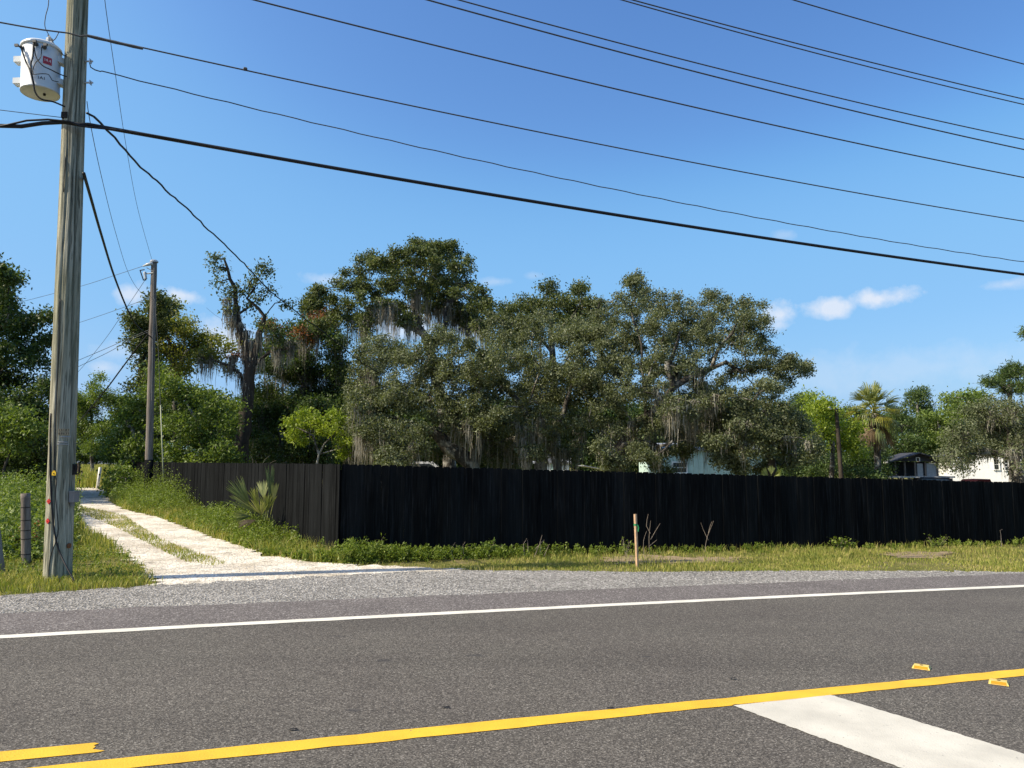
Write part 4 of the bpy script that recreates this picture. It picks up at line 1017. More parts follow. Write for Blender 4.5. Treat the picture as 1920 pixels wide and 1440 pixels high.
# low spreading oak at the right of the clump
tree('live_oak', 'low drooping live oak in front of the teal shed', 'tree', 26.0,
     [[(1450, 895), (1445, 860), (1430, 830)], [(1430, 830), (1395, 815), (1365, 815)], [(1430, 830), (1470, 805), (1490, 795)], [(1430, 830), (1420, 790)]],
     [(1370, 825, 30), (1415, 795, 30), (1450, 780, 24), (1475, 820, 34), (1430, 840, 28), (1495, 855, 26), (1385, 845, 22), (1340, 822, 15), (1440, 812, 30), (1460, 862, 18), (1505, 800, 18), (1520, 840, 18), (1410, 760, 18), (1365, 790, 22), (1370, 866, 11, -0.4), (1400, 870, 12, 0.2), (1345, 862, 8, -0.3), (1418, 880, 9, 0.3), (1385, 884, 7, -0.5)],
     'oak', trunk_r=0.24, leaf_len=0.085, leaf_w=0.046, dens=26, per=54, spread=0.13, depth=1.5, moss=110, moss_len=0.8, seed=3, group=TG, fill=0.06, grow=1.04, sprig=2)
# front-left oak mass
tree('live_oak', 'wide live oak with moss curtains behind the fence corner', 'tree', 28.5,
     [[(895, 892), (880, 868), (842, 842), (818, 811), (810, 785), (805, 750)], [(880, 868), (895, 840), (915, 828), (935, 815)], [(818, 811), (790, 805), (764, 800, -1), (735, 805, -1)], [(810, 785), (780, 745), (745, 725), (710, 720)], [(805, 750), (815, 715), (845, 690)], [(764, 800), (720, 780), (690, 770)]],
     [(700, 680, 34), (740, 662, 34), (790, 690, 42), (690, 740, 36), (740, 740, 46), (800, 750, 40), (850, 710, 40), (890, 690, 28), (865, 655, 20), (680, 800, 30), (720, 805, 38), (775, 825, 34), (700, 848, 28), (665, 765, 18), (662, 825, 16), (850, 775, 36), (895, 745, 32),
      (750, 858, 24), (880, 820, 20), (905, 790, 26), (830, 640, 20), (680, 700, 24), (815, 855, 14), (710, 870, 16)],
     'oak', trunk_r=0.40, leaf_len=0.09, leaf_w=0.048, dens=24, per=58, spread=0.14, depth=2.2, moss=420, moss_len=1.6, seed=4, group=TG, fill=0.06, grow=1.04, sprig=2,
     moss_at=[(670, 720, 45), (660, 800, 45), (680, 860, 40), (790, 850, 50), (850, 840, 50), (700, 840, 50), (880, 800, 40), (735, 860, 40)])
# tall oak with heavy moss
tree('moss_oak', 'tallest oak with dark curtains of moss under its crown', 'tree', 35.5,
     [[(845, 890), (838, 820), (826, 740), (812, 680), (797, 632)], [(797, 632), (765, 612), (745, 600), (725, 577), (710, 552)], [(797, 632), (782, 610), (775, 572), (756, 535)], [(812, 660), (832, 622), (838, 570), (840, 500)], [(812, 655), (850, 618), (885, 612), (900, 600)],
      [(725, 577), (690, 570), (660, 550)], [(838, 570), (865, 545), (880, 520)], [(775, 572), (795, 530), (800, 490)]],
     [(672, 508, 22), (650, 540, 22), (700, 490, 16), (722, 500, 20), (752, 497, 24), (745, 528, 24), (780, 487, 18), (782, 462, 8), (800, 505, 24), (832, 478, 20), (852, 474, 18), (864, 503, 20), (855, 532, 24), (820, 545, 26), (778, 545, 26), (715, 540, 24), (690, 572, 22),
      (640, 572, 20), (602, 558, 18), (588, 572, 12), (880, 562, 22), (902, 580, 16), (882, 602, 12), (655, 600, 24), (622, 602, 20), (908, 612, 10), (692, 612, 20), (812, 470, 10), (840, 565, 20), (735, 575, 18), (800, 580, 16), (770, 600, 12), (860, 590, 12)],
     'oak_tall', trunk_r=0.36, leaf_len=0.13, leaf_w=0.07, dens=8.5, per=54, spread=0.165, depth=1.8, limb_pow=1.1, moss=420, moss_len=1.9, seed=5, group=TG, back=1, sprig=2, shell=0.5,
     moss_at=[(790, 600, 55), (760, 570, 40), (830, 600, 45), (720, 600, 40), (860, 610, 40), (680, 620, 40), (735, 620, 30), (815, 650, 40), (900, 610, 25)])
# thin tops behind the clump
tree('oak', 'thin-topped oak rising behind the middle of the oak clump', 'tree', 40.0,
     [[(1045, 890), (1040, 760), (1035, 660), (1032, 600)], [(1035, 660), (1000, 620), (975, 595)], [(1035, 640), (1070, 600), (1088, 560)], [(1032, 610), (1030, 560)]],
     [(955, 592, 16), (990, 574, 16), (940, 602, 14), (1030, 548, 13), (1045, 570, 18), (1025, 592, 20), (1090, 545, 9), (1076, 578, 18), (1112, 582, 16), (985, 608, 24), (1060, 610, 26), (1100, 612, 22), (970, 640, 24), (1130, 610, 16)],
     'oak_tall', trunk_r=0.28, leaf_len=0.14, leaf_w=0.075, dens=20, per=36, spread=0.21, depth=1.2, moss=60, moss_len=0.9, seed=6, group=TG, grow=1.1, sprig=2)
# bare, broken moss-hung oak
tree('bare_oak', 'half-bare broken oak hung with grey moss and vines', 'tree', 37.0,
     [[(452, 892), (452, 840), (464, 746), (467, 705), (462, 660)], [(462, 680), (455, 640), (446, 590), (438, 540), (428, 505), (412, 470)], [(467, 700), (480, 656), (490, 612), (494, 593), (485, 577), (464, 559), (449, 540)], [(480, 656), (452, 608), (421, 599), (388, 578)],
      [(464, 735), (452, 702), (430, 685), (397, 675), (360, 666), (330, 660)], [(470, 690), (504, 660), (543, 651), (586, 645), (620, 640)], [(464, 559), (476, 540), (490, 510)], [(494, 593), (515, 570), (532, 566)], [(466, 730), (425, 700), (412, 690)], [(446, 590), (470, 575), (480, 562)]],
     [(403, 482, 13), (410, 505, 13), (414, 530, 12), (421, 556, 12), (427, 580, 11), (432, 605, 9), (490, 500, 13), (478, 520, 11), (465, 537, 13), (484, 562, 13), (456, 548, 10), (438, 545, 11), (500, 545, 9), (536, 568, 7), (500, 508, 9), (440, 665, 10), (520, 655, 10), (545, 640, 12), (390, 672, 9), (470, 575, 10), (505, 610, 8)],
     'oak_tall', bark_='bark_dark', trunk_r=0.46, leaf_len=0.15, leaf_w=0.08, dens=26, per=26, spread=0.2, depth=0.4, moss=330, moss_len=1.5, seed=7, group=TG, back=0, twig_min=0.003, extra=[(440, 662, 22, 'rust')],
     moss_at=[(460, 650, 40), (450, 610, 28), (463, 690, 35), (440, 570, 18), (420, 690, 30), (490, 640, 25), (380, 680, 25), (540, 655, 25)])
# olive oak left of it
tree('oak', 'olive-yellow oak crown between the far pole and the half-bare oak', 'tree', 38.5,
     [[(332, 890), (330, 780), (325, 700), (318, 640)], [(325, 700), (350, 660), (380, 645)], [(318, 640), (295, 610), (290, 580)], [(318, 640), (325, 600), (320, 575)]],
     [(300, 605, 24), (340, 622, 26), (378, 642, 26), (318, 580, 20), (355, 655, 22), (300, 650, 26), (330, 665, 24), (395, 655, 16), (320, 700, 26), (345, 605, 16), (405, 640, 12), (370, 668, 16), (402, 672, 14), (425, 652, 12), (345, 690, 18), (430, 690, 10), (290, 625, 20)],
     'olive', trunk_r=0.25, leaf_len=0.14, leaf_w=0.08, dens=20, per=34, spread=0.23, depth=1.2, moss=50, moss_len=1.0, seed=8, group=TG)
tree('slender_tree', 'slender grey-green tree just behind the far pole', 'tree', 36.0,
     [[(268, 890), (266, 780), (264, 680), (268, 600)], [(264, 680), (285, 630), (292, 585)], [(266, 640), (256, 620)]],
     [(262, 612, 16), (256, 650, 16), (287, 588, 13), (308, 572, 14), (276, 690, 20), (270, 640, 16), (290, 620, 16), (262, 725, 18), (295, 570, 10), (252, 600, 9)],
     'oak_tall', trunk_r=0.16, leaf_len=0.15, leaf_w=0.09, dens=22, per=26, spread=0.2, depth=0.9, seed=9, group=TG, grow=1.05, sprig=2)
# dark trees with red patches between
tree('oak', 'dark oak with red and orange leaf patches beside the tallest oak', 'tree', 43.0,
     [[(560, 892), (565, 800), (570, 720), (575, 660)], [(570, 720), (535, 670), (525, 640)], [(575, 660), (610, 620)], [(570, 740), (620, 690), (640, 660)]],
     [(505, 612, 18), (522, 640, 22), (560, 622, 22), (600, 615, 26), (560, 660, 28), (630, 640, 24), (592, 585, 18), (620, 600, 18), (510, 680, 24), (545, 700, 28), (590, 690, 30), (640, 690, 28), (500, 730, 26), (540, 755, 30), (590, 745, 32), (635, 740, 30), (480, 650, 14)],
     'dark', trunk_r=0.32, leaf_len=0.15, leaf_w=0.085, dens=20, per=36, spread=0.24, depth=1.6, moss=240, moss_len=2.2, seed=10, group=TG, fill=0.08, grow=1.1, extra=[(592, 583, 17, 'rust'), (616, 603, 17, 'rust'), (588, 640, 10, 'rust'), (520, 622, 8, 'rust')])
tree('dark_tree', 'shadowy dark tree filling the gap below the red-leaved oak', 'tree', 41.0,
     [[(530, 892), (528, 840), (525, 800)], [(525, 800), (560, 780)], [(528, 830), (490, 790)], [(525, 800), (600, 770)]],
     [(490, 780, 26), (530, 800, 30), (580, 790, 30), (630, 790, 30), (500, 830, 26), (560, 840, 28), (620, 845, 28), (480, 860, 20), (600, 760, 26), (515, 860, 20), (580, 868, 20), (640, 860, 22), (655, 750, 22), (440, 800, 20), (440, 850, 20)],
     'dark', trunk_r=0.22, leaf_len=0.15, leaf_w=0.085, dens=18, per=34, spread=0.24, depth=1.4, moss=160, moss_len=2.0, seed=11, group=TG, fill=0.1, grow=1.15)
tree('young_tree', 'bright yellow-green young tree glowing before the dark trees', 'tree', 29.0,
     [[(596, 885), (595, 850), (588, 815), (582, 795)], [(595, 850), (625, 815), (640, 795)], [(588, 815), (560, 800)], [(595, 850), (640, 840)]],
     [(552, 790, 16), (578, 778, 16), (600, 792, 16), (612, 805, 12), (550, 815, 14), (640, 790, 15), (648, 828, 15), (570, 800, 16), (630, 810, 12), (590, 785, 12), (565, 826, 8), (640, 850, 12), (628, 775, 10)],
     'bright', trunk_r=0.07, leaf_len=0.12, leaf_w=0.06, dens=42, per=30, spread=0.13, depth=0.6, seed=12, group=TG, flat=0.4, back=1)
# green thicket trees left of centre
for lab, Y, limbs, blobs, leaf, sd in (
    ('bright green bushy tree left of the half-bare trunk', 32, [[(380, 890), (378, 840), (372, 790)], [(378, 840), (410, 790)], [(372, 790), (345, 745)]],
     [(320, 730, 24), (350, 745, 28), (398, 765, 28), (430, 795, 22), (335, 790, 30), (380, 820, 32), (420, 840, 26), (325, 850, 20), (362, 862, 22), (305, 745, 14), (440, 760, 12), (375, 745, 20), (410, 868, 16), (440, 860, 16)], 'mid', 13),
    ('dense green shrub tree hugging the far pole base', 33.5, [[(255, 880), (252, 840), (250, 800)], [(252, 840), (230, 830)]],
     [(250, 790, 22), (228, 825, 22), (215, 855, 15), (258, 835, 22), (266, 760, 18), (240, 800, 18), (205, 840, 12), (300, 700, 18), (285, 740, 20), (300, 790, 18), (300, 840, 18), (262, 862, 14)], 'mid', 14),
    ('far green tree between the two utility poles', 52, [[(175, 860), (172, 800), (170, 740)], [(172, 800), (200, 780)]],
     [(165, 765, 24), (190, 745, 20), (172, 722, 9), (188, 705, 7), (160, 810, 24), (198, 800, 26), (228, 770, 24), (150, 750, 18), (215, 745, 14), (245, 755, 20), (170, 842, 16), (205, 838, 18), (150, 790, 20)], 'mid', 15),
    ('small shaded bush beside the shaded driveway bend', 31.0, [[(215, 930), (214, 915), (212, 900)]],
     [(222, 905, 16), (238, 920, 13), (218, 890, 11), (232, 885, 13), (246, 900, 9), (212, 915, 9), (228, 928, 12)], 'mid', 16)):
    tree('green_tree', lab, 'tree', Y, limbs, blobs, leaf, trunk_r=0.14, leaf_len=0.14, leaf_w=0.075, dens=24, per=38, spread=0.22, depth=1.0, seed=sd, group=TG)
# big dark tree at the left edge
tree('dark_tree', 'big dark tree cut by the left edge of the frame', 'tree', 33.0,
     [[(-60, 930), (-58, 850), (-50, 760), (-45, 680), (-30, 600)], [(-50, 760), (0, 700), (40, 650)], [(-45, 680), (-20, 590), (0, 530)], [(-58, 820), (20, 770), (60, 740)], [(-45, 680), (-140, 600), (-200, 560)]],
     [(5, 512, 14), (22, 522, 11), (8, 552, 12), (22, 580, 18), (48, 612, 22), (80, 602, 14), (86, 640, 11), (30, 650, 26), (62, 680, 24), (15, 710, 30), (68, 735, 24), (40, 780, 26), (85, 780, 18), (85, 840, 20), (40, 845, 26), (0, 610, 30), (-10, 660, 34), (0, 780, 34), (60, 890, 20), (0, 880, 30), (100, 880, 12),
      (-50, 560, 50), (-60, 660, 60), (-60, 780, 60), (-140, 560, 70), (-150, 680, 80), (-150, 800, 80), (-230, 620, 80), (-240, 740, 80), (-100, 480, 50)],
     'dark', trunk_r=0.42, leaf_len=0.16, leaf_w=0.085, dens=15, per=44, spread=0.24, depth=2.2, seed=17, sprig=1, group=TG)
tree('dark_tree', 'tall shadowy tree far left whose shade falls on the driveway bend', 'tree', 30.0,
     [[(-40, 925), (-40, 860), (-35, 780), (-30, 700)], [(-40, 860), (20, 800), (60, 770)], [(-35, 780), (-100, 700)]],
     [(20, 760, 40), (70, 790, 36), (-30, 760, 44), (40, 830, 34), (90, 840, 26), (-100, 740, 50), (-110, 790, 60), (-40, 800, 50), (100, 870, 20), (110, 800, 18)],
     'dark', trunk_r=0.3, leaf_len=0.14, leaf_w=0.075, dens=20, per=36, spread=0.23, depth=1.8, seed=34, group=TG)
tree('bush', 'bright leafy bush under the big dark tree at the left edge', 'bush', 27.0,
     [[(8, 930), (10, 880), (12, 820)], [(10, 880), (30, 800)], [(12, 840), (-10, 800)]],
     [(10, 768, 16), (34, 776, 14), (15, 805, 20), (42, 815, 13), (8, 840, 16), (-20, 790, 24), (30, 840, 12), (50, 800, 9), (-25, 840, 20), (58, 806, 6)],
     'mid', trunk_r=0.07, leaf_len=0.15, leaf_w=0.075, dens=26, per=34, spread=0.18, depth=0.6, seed=18, group='bushes at the roadside')
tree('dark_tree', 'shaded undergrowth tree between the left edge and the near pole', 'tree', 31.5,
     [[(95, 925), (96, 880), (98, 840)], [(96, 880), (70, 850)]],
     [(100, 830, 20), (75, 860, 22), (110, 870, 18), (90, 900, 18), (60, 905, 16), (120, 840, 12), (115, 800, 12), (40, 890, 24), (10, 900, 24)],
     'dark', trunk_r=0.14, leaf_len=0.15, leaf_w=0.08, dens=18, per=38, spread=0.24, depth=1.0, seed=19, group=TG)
# right hand side
tree('bright_tree', 'sunny yellow-green tree left of the palm', 'tree', 46.0,
     [[(1560, 900), (1560, 860), (1562, 820)], [(1562, 820), (1590, 800)], [(1560, 840), (1530, 790)]],
     [(1528, 770, 20), (1556, 778, 24), (1588, 805, 18), (1540, 812, 24), (1600, 832, 16), (1572, 830, 20), (1523, 745, 11), (1552, 760, 14), (1600, 805, 12), (1610, 850, 10), (1530, 840, 16)],
     'bright', trunk_r=0.2, leaf_len=0.17, leaf_w=0.09, dens=18, per=38, spread=0.26, depth=1.4, seed=20, group=TG)
tree('dark_tree', 'dark low tree behind the leaning brown pole', 'tree', 52.0,
     [[(1600, 905), (1600, 880), (1602, 860)], [(1600, 885), (1560, 870)]],
     [(1545, 868, 22), (1590, 872, 24), (1630, 875, 22), (1640, 845, 18), (1510, 870, 20), (1610, 850, 18), (1660, 880, 14), (1570, 880, 20), (1530, 885, 16), (1650, 860, 16)],
     'dark', trunk_r=0.2, leaf_len=0.18, leaf_w=0.1, dens=15, per=36, spread=0.28, depth=1.6, seed=21, group=TG)
for lab, Y, limbs, blobs, leaf, sd in (
    ('round-topped tree standing alone on the skyline right of the palm', 78, [[(1722, 880), (1722, 800), (1720, 750)]], [(1720, 742, 14), (1736, 754, 9), (1706, 756, 9), (1722, 766, 12), (1728, 735, 8), (1740, 768, 8)], 'dark', 22),
    ('dark green tree right behind the palm crown', 62, [[(1690, 900), (1692, 840), (1690, 800)]], [(1690, 792, 20), (1702, 832, 24), (1662, 825, 16), (1672, 862, 20), (1680, 775, 12), (1660, 790, 14), (1710, 800, 16), (1650, 850, 14)], 'dark', 23),
    ('mid green tree behind the two-storey pavilion', 66, [[(1765, 900), (1765, 840), (1762, 800)]], [(1760, 792, 22), (1738, 802, 18), (1790, 768, 18), (1752, 832, 22), (1782, 808, 22), (1735, 780, 12), (1730, 840, 16), (1790, 840, 18)], 'mid', 24),
    ('high green tree on the skyline left of the grey oak', 60, [[(1812, 900), (1812, 820), (1810, 770)]], [(1790, 748, 14), (1815, 746, 15), (1832, 757, 12), (1802, 772, 20), (1825, 780, 18), (1840, 745, 10), (1780, 770, 12)], 'mid', 25),
    ('low skyline tree between the palm and the sunny tree', 80, [[(1615, 900), (1615, 830), (1612, 780)]], [(1590, 768, 10), (1612, 775, 12), (1640, 780, 14), (1580, 780, 10), (1625, 800, 16), (1655, 790, 12), (1500, 750, 14), (1480, 770, 14)], 'dark', 26)):
    tree('skyline_tree', lab, 'tree', Y, limbs, blobs, leaf, trunk_r=0.22, leaf_len=0.22, leaf_w=0.12, dens=11, per=40, spread=0.33, depth=1.8, seed=sd, group=TG, twig_min=0.015)
tree('live_oak', 'grey-limbed live oak in front of the white house', 'tree', 37.0,
     [[(1908, 900), (1904, 858), (1890, 830)], [(1890, 830), (1860, 815), (1835, 805), (1800, 815)], [(1904, 858), (1930, 810), (1940, 770)], [(1890, 830), (1885, 795), (1865, 775)], [(1930, 790), (1895, 775, -1), (1855, 790, -1)], [(1904, 858), (1850, 850), (1800, 855)]],
     [(1850, 800, 30), (1806, 818, 25), (1782, 850, 17), (1808, 860, 15), (1880, 785, 26), (1910, 820, 24), (1902, 765, 22), (1855, 842, 16), (1830, 775, 20), (1785, 828, 14), (1825, 840, 18), (1870, 760, 16), (1772, 872, 9), (1940, 790, 30), (1800, 878, 9), (1890, 845, 12), (1918, 880, 14)],
     'oak', trunk_r=0.38, leaf_len=0.13, leaf_w=0.066, dens=20, per=32, spread=0.24, depth=1.6, moss=150, moss_len=1.2, seed=27, group=TG, fill=0.12, grow=1.12)
tree('pine', 'dark pine crown above the grey-limbed oak at the right edge', 'tree', 47.0,
     [[(1896, 900), (1896, 800), (1894, 720)], [(1894, 740), (1870, 720)], [(1894, 730), (1915, 705)]],
     [(1882, 703, 16), (1906, 696, 17), (1866, 717, 12), (1922, 694, 12), (1915, 725, 14), (1890, 725, 14), (1852, 716, 7), (1935, 710, 16)],
     'dark', trunk_r=0.22, leaf_len=0.26, leaf_w=0.05, dens=20, per=40, spread=0.2, depth=1.0, seed=28, group=TG)
tree('pine', 'tall pine mostly beyond the right edge, one tuft showing', 'tree', 30.0,
     [[(1985, 920), (1983, 760), (1980, 600)], [(1980, 640), (1940, 626)], [(1980, 600), (2010, 560)], [(1981, 660), (2020, 640)]],
     [(1922, 624, 7), (1945, 628, 12), (1980, 590, 22), (2010, 560, 20), (2020, 640, 22), (1960, 560, 16)],
     'dark', trunk_r=0.2, leaf_len=0.2, leaf_w=0.03, dens=40, per=40, spread=0.14, depth=0.6, seed=29, group=TG)
for lab, Y, limbs, blobs, leaf, sd in (
    ('low dark shrub behind the fence left of the leaning pole', 47, [[(1530, 905), (1530, 895), (1531, 885)]], [(1490, 885, 16), (1520, 884, 16), (1550, 886, 16), (1580, 888, 14), (1470, 890, 12)], 'dark', 35),
    ('low dark shrub behind the fence under the palm', 46, [[(1640, 908), (1640, 900), (1641, 890)]], [(1610, 888, 13), (1636, 886, 13), (1650, 894, 9)], 'dark', 36)):
    tree('shrub', lab, 'shrub', Y, limbs, blobs, leaf, trunk_r=0.06, leaf_len=0.16, leaf_w=0.09, dens=16, per=36, spread=0.26, depth=0.8, seed=sd, group='shrubs behind the fence')
# forest closing the view far behind
tree('distant_tree', 'distant dark trees closing the field at the far left', 'tree', 95.0,
     [[(160, 880), (160, 850), (160, 830)]], [(60, 840, 18), (100, 835, 18), (140, 840, 16), (175, 842, 14), (205, 838, 16), (240, 835, 18), (280, 830, 18), (20, 835, 18), (120, 852, 14), (150, 856, 12), (180, 856, 12), (210, 856, 12), (240, 856, 14), (270, 858, 14)],
     'dark', trunk_r=0.3, leaf_len=0.4, leaf_w=0.22, dens=5, per=46, spread=0.5, depth=2.0, seed=30, twig_min=0.02, group=TG)
for lab, Y, xs_, y_, r_, sd in (('distant wood behind the bare oak', 70, range(250, 690, 30), 770, 34, 31), ('distant wood behind the oak clump', 75, range(680, 1500, 30), 785, 38, 32), ('distant wood at the far right', 95, range(1480, 1990, 30), 812, 26, 33)):
    bl = [(x, y_ + random.uniform(-14, 14), r_) for x in xs_] + [(x + 12, y_ + 46 + random.uniform(-6, 8), r_) for x in xs_] + [(x + 4, 872 + random.uniform(-5, 4), r_ * 0.7) for x in xs_]
    o = tree('distant_trees', lab, 'trees', Y, [[(xs_[len(xs_) // 2], 890), (xs_[len(xs_) // 2], 860), (xs_[len(xs_) // 2], 840)]], bl, 'dark', trunk_r=0.3, leaf_len=0.32, leaf_w=0.18, dens=5, per=44, spread=0.42, depth=2.5, seed=sd, back=0, twig_min=0.03)
    o['kind'] = 'stuff'

# ------------------------------------------------------------------ palms
def fan(center, d, n_, length, spread_deg, leaves, w=0.03, droop=0.25, r=None):
    """one fan leaf: leaflets radiate from center about direction d in the plane with normal n_"""
    d = d / np.linalg.norm(d); s = np.cross(n_, d); s /= np.linalg.norm(s) + 1e-9; V, Fq = [], []
    for k in range(leaves):
        a = R(spread_deg) * (k / (leaves - 1) - 0.5) + r.normal(0, 0.03); u = d * math.cos(a) + s * math.sin(a)
        L = length * (1 - 0.25 * abs(a) / R(max(60, spread_deg / 2))) * r.uniform(0.88, 1.08); side = np.cross(n_, u); side /= np.linalg.norm(side) + 1e-9
        p0 = center; p1 = center + u * L * 0.45; p2 = center + u * L * 0.78 + np.array([0, 0, -droop * L * 0.16]); p3 = center + u * L * (1 - 0.12 * droop) + np.array([0, 0, -droop * L * r.uniform(0.35, 0.7)])
        b = len(V); ww = w * r.uniform(0.8, 1.1); tw = n_ * ww * 0.3
        V += [p0 - side * ww * .3, p0 + side * ww * .3, p1 + side * ww * .5 + tw, p1 - side * ww * .5 + tw, p2 + side * ww * .35, p2 - side * ww * .35, p3]
        Fq += [(b, b + 1, b + 2, b + 3), (b + 3, b + 2, b + 4, b + 5), (b + 5, b + 4, b + 6)]
    return V, Fq
def frond(root, base0, start, center, nrm_, length, spread_deg, leaves, mat, w, droop, r, stem=0.012):
    d = center - start; m_ = MB(base0)
    V, Fq = fan(center, d, nrm_, length, spread_deg, leaves, w, droop, r); m_.add(V, Fq)
    mid = (start + center) / 2 + np.array([0, 0, 0.06 * np.linalg.norm(d)])
    m_.tube([start, mid, center], [stem * 1.3, stem, stem * 0.7], 4, False)
    return m_.build('frond', MAT[mat], root)
r = np.random.default_rng(40)
PMY = 49.0
cb = P(1645, 905, PMY); cb[2] = float(gz(cb[0])); ct = P(1639, 775, PMY)
palm = empty('cabbage_palm', cb, 'cabbage palm with yellowing fronds and a brown skirt', 'palm tree')
n = 30; MB(cb).tube([cb + (ct - cb) * k / n + np.array([0.10 * math.sin(2.5 * k / n), 0, 0]) for k in range(n + 1)], [0.21 + 0.02 * ((k * 7) % 3 - 1) for k in range(n + 1)], 12).build('trunk', MAT['bark'], palm, True)
head = ct + np.array([0, 0, 0.25])
for k in range(64):
    t = k / 63; az = k * 2.39996; el = 84 - 158 * t ** 0.85 + r.normal(0, 7)
    el = R(max(-74, el)); d = np.array([math.cos(az) * math.cos(el), math.sin(az) * math.cos(el), math.sin(el)])
    st_ = head + np.array([0, 0, -0.5 * t]); cen = st_ + d * r.uniform(0.75, 1.1)
    mat = 'frond' if t < 0.38 else ('frond_yellow' if (t < 0.60 and k % 3 != 0) else ('frond' if t < 0.78 and k % 2 else ('frond_yellow' if t < 0.70 else 'frond_dead')))
    nn = np.cross(d, np.cross([0, 0, 1.0], d)); nn = nn + r.normal(0, 0.25, 3); nn /= np.linalg.norm(nn)
    frond(palm, cb, st_, cen, nn, r.uniform(0.95, 1.25), 120 if t < 0.7 else 60, 16, mat, 0.06, 0.3 + 0.8 * t, r, 0.02)
def palmetto(label, px, py, Y, fans, seed, mat='frond', w=0.026):
    b = P(px, py, Y); b[2] = float(gz(b[0])) - 0.02
    r = np.random.default_rng(seed); root = empty('palmetto', b, label, 'palmetto')
    for (cx, cy, tx, ty, dy, sp, nl, mt) in fans:
        c = P(cx, cy, Y + dy); tip = P(tx, ty, Y + dy * 1.6); L = float(np.linalg.norm(tip - c)); st_ = b + r.normal(0, 0.05, 3) * np.array([1, 1, 0]); st_[2] = b[2] + 0.05
        d = (tip - c) / L; view = np.array([0.2, -1.0, 0.35]) + r.normal(0, 0.25, 3); nn = view - d * np.dot(view, d); nn /= np.linalg.norm(nn)
        m_ = MB(b); V, Fq = fan(c, d, nn, L * 1.12, sp * 0.72, int(nl * 1.5), w, 0.08, r); m_.add(V, Fq); m_.tube([st_, (st_ + c) / 2 + r.normal(0, 0.02, 3), c], [0.014, 0.011, 0.008], 4, False).build('frond', MAT[mt], root)
    return root
palmetto('spiky palmetto growing against the receding black fence', 494, 992, 16.2,
         [(468, 947, 437, 900, -0.3, 52, 13, 'frond'), (505, 928, 514, 874, 0.1, 40, 13, 'frond'), (495, 935, 492, 900, 0.2, 60, 10, 'frond'), (476, 958, 430, 930, -0.4, 40, 9, 'frond'), (512, 945, 516, 905, -0.3, 26, 7, 'frond'), (485, 950, 474, 916, -0.5, 34, 7, 'frond'),
          (470, 968, 434, 968, -0.5, 50, 7, 'frond'), (500, 960, 503, 925, -0.4, 70, 12, 'frond'), (478, 975, 448, 985, -0.6, 40, 6, 'frond_dead'), (512, 962, 519, 940, 0.2, 60, 8, 'frond'), (490, 965, 480, 935, -0.7, 80, 10, 'frond'), (508, 920, 524, 880, 0.3, 30, 7, 'frond')], 41)
palmetto('small palmetto showing above the fence right of the teal shed', 1446, 912, 24.0,
         [(1440, 893, 1428, 882, -.3, 90, 10, 'frond'), (1446, 889, 1446, 873, 0, 90, 10, 'frond'), (1452, 893, 1464, 880, -.2, 90, 10, 'frond'), (1448, 897, 1462, 893, -.5, 90, 10, 'frond')], 42, w=0.03)
# ------------------------------------------------------------------ buildings and vehicles beyond the fence
def axes(rot):
    return np.array([[math.cos(rot), math.sin(rot), 0], [-math.sin(rot), math.cos(rot), 0], [0, 0, 1.0]])
def bld(name, label, cat, px, Y, rot):
    o = P(px, 868, Y); o[2] = float(gz(o[0])); root = empty(name, o, label, cat); root.rotation_euler = (0, 0, rot); return root
def part(root, name, mat, *boxes):
    m_ = MB()
    for c, s in boxes: m_.box(c, s)
    return m_.build(name, mat, root)
def gable(root, name, mat, x0, x1, y0, y1, z, rise, over, along='x', th=0.10):
    m_ = MB()
    if along == 'x':
        ym = (y0 + y1) / 2; pts = [(y0 - over, z - rise * over / (ym - y0)), (ym, z + rise), (y1 + over, z - rise * over / (ym - y0))]
        for a, b in ((pts[0], pts[1]), (pts[1], pts[2])):
            vs = [(x0 - over, a[0], a[1]), (x1 + over, a[0], a[1]), (x1 + over, b[0], b[1]), (x0 - over, b[0], b[1])]
            vs += [(v[0], v[1], v[2] + th) for v in vs]; m_.add(vs, [(0, 3, 2, 1), (4, 5, 6, 7), (0, 1, 5, 4), (1, 2, 6, 5), (2, 3, 7, 6), (3, 0, 4, 7)])
    else:
        xm = (x0 + x1) / 2; pts = [(x0 - over, z - rise * over / (xm - x0)), (xm, z + rise), (x1 + over, z - rise * over / (xm - x0))]
        for a, b in ((pts[0], pts[1]), (pts[1], pts[2])):
            vs = [(a[0], y0 - over, a[1]), (b[0], y0 - over, b[1]), (b[0], y1 + over, b[1]), (a[0], y1 + over, a[1])]
            vs += [(v[0], v[1], v[2] + th) for v in vs]; m_.add(vs, [(0, 3, 2, 1), (4, 5, 6, 7), (0, 1, 5, 4), (1, 2, 6, 5), (2, 3, 7, 6), (3, 0, 4, 7)])
    return m_.build(name, mat, root)
def gable_wall(root, name, mat, x0, x1, y, z0, z, rise, th=0.12):
    xm = (x0 + x1) / 2; pr_ = [(x0, z0), (x1, z0), (x1, z), (xm, z + rise), (x0, z)]
    v = [(a, yy, b) for yy in (y, y + th) for a, b in pr_]; f = [(0, 1, 2, 3, 4), (9, 8, 7, 6, 5)] + [(i, i + 5, (i + 1) % 5 + 5, (i + 1) % 5) for i in range(5)]
    return link(name, v, f, mat, root)
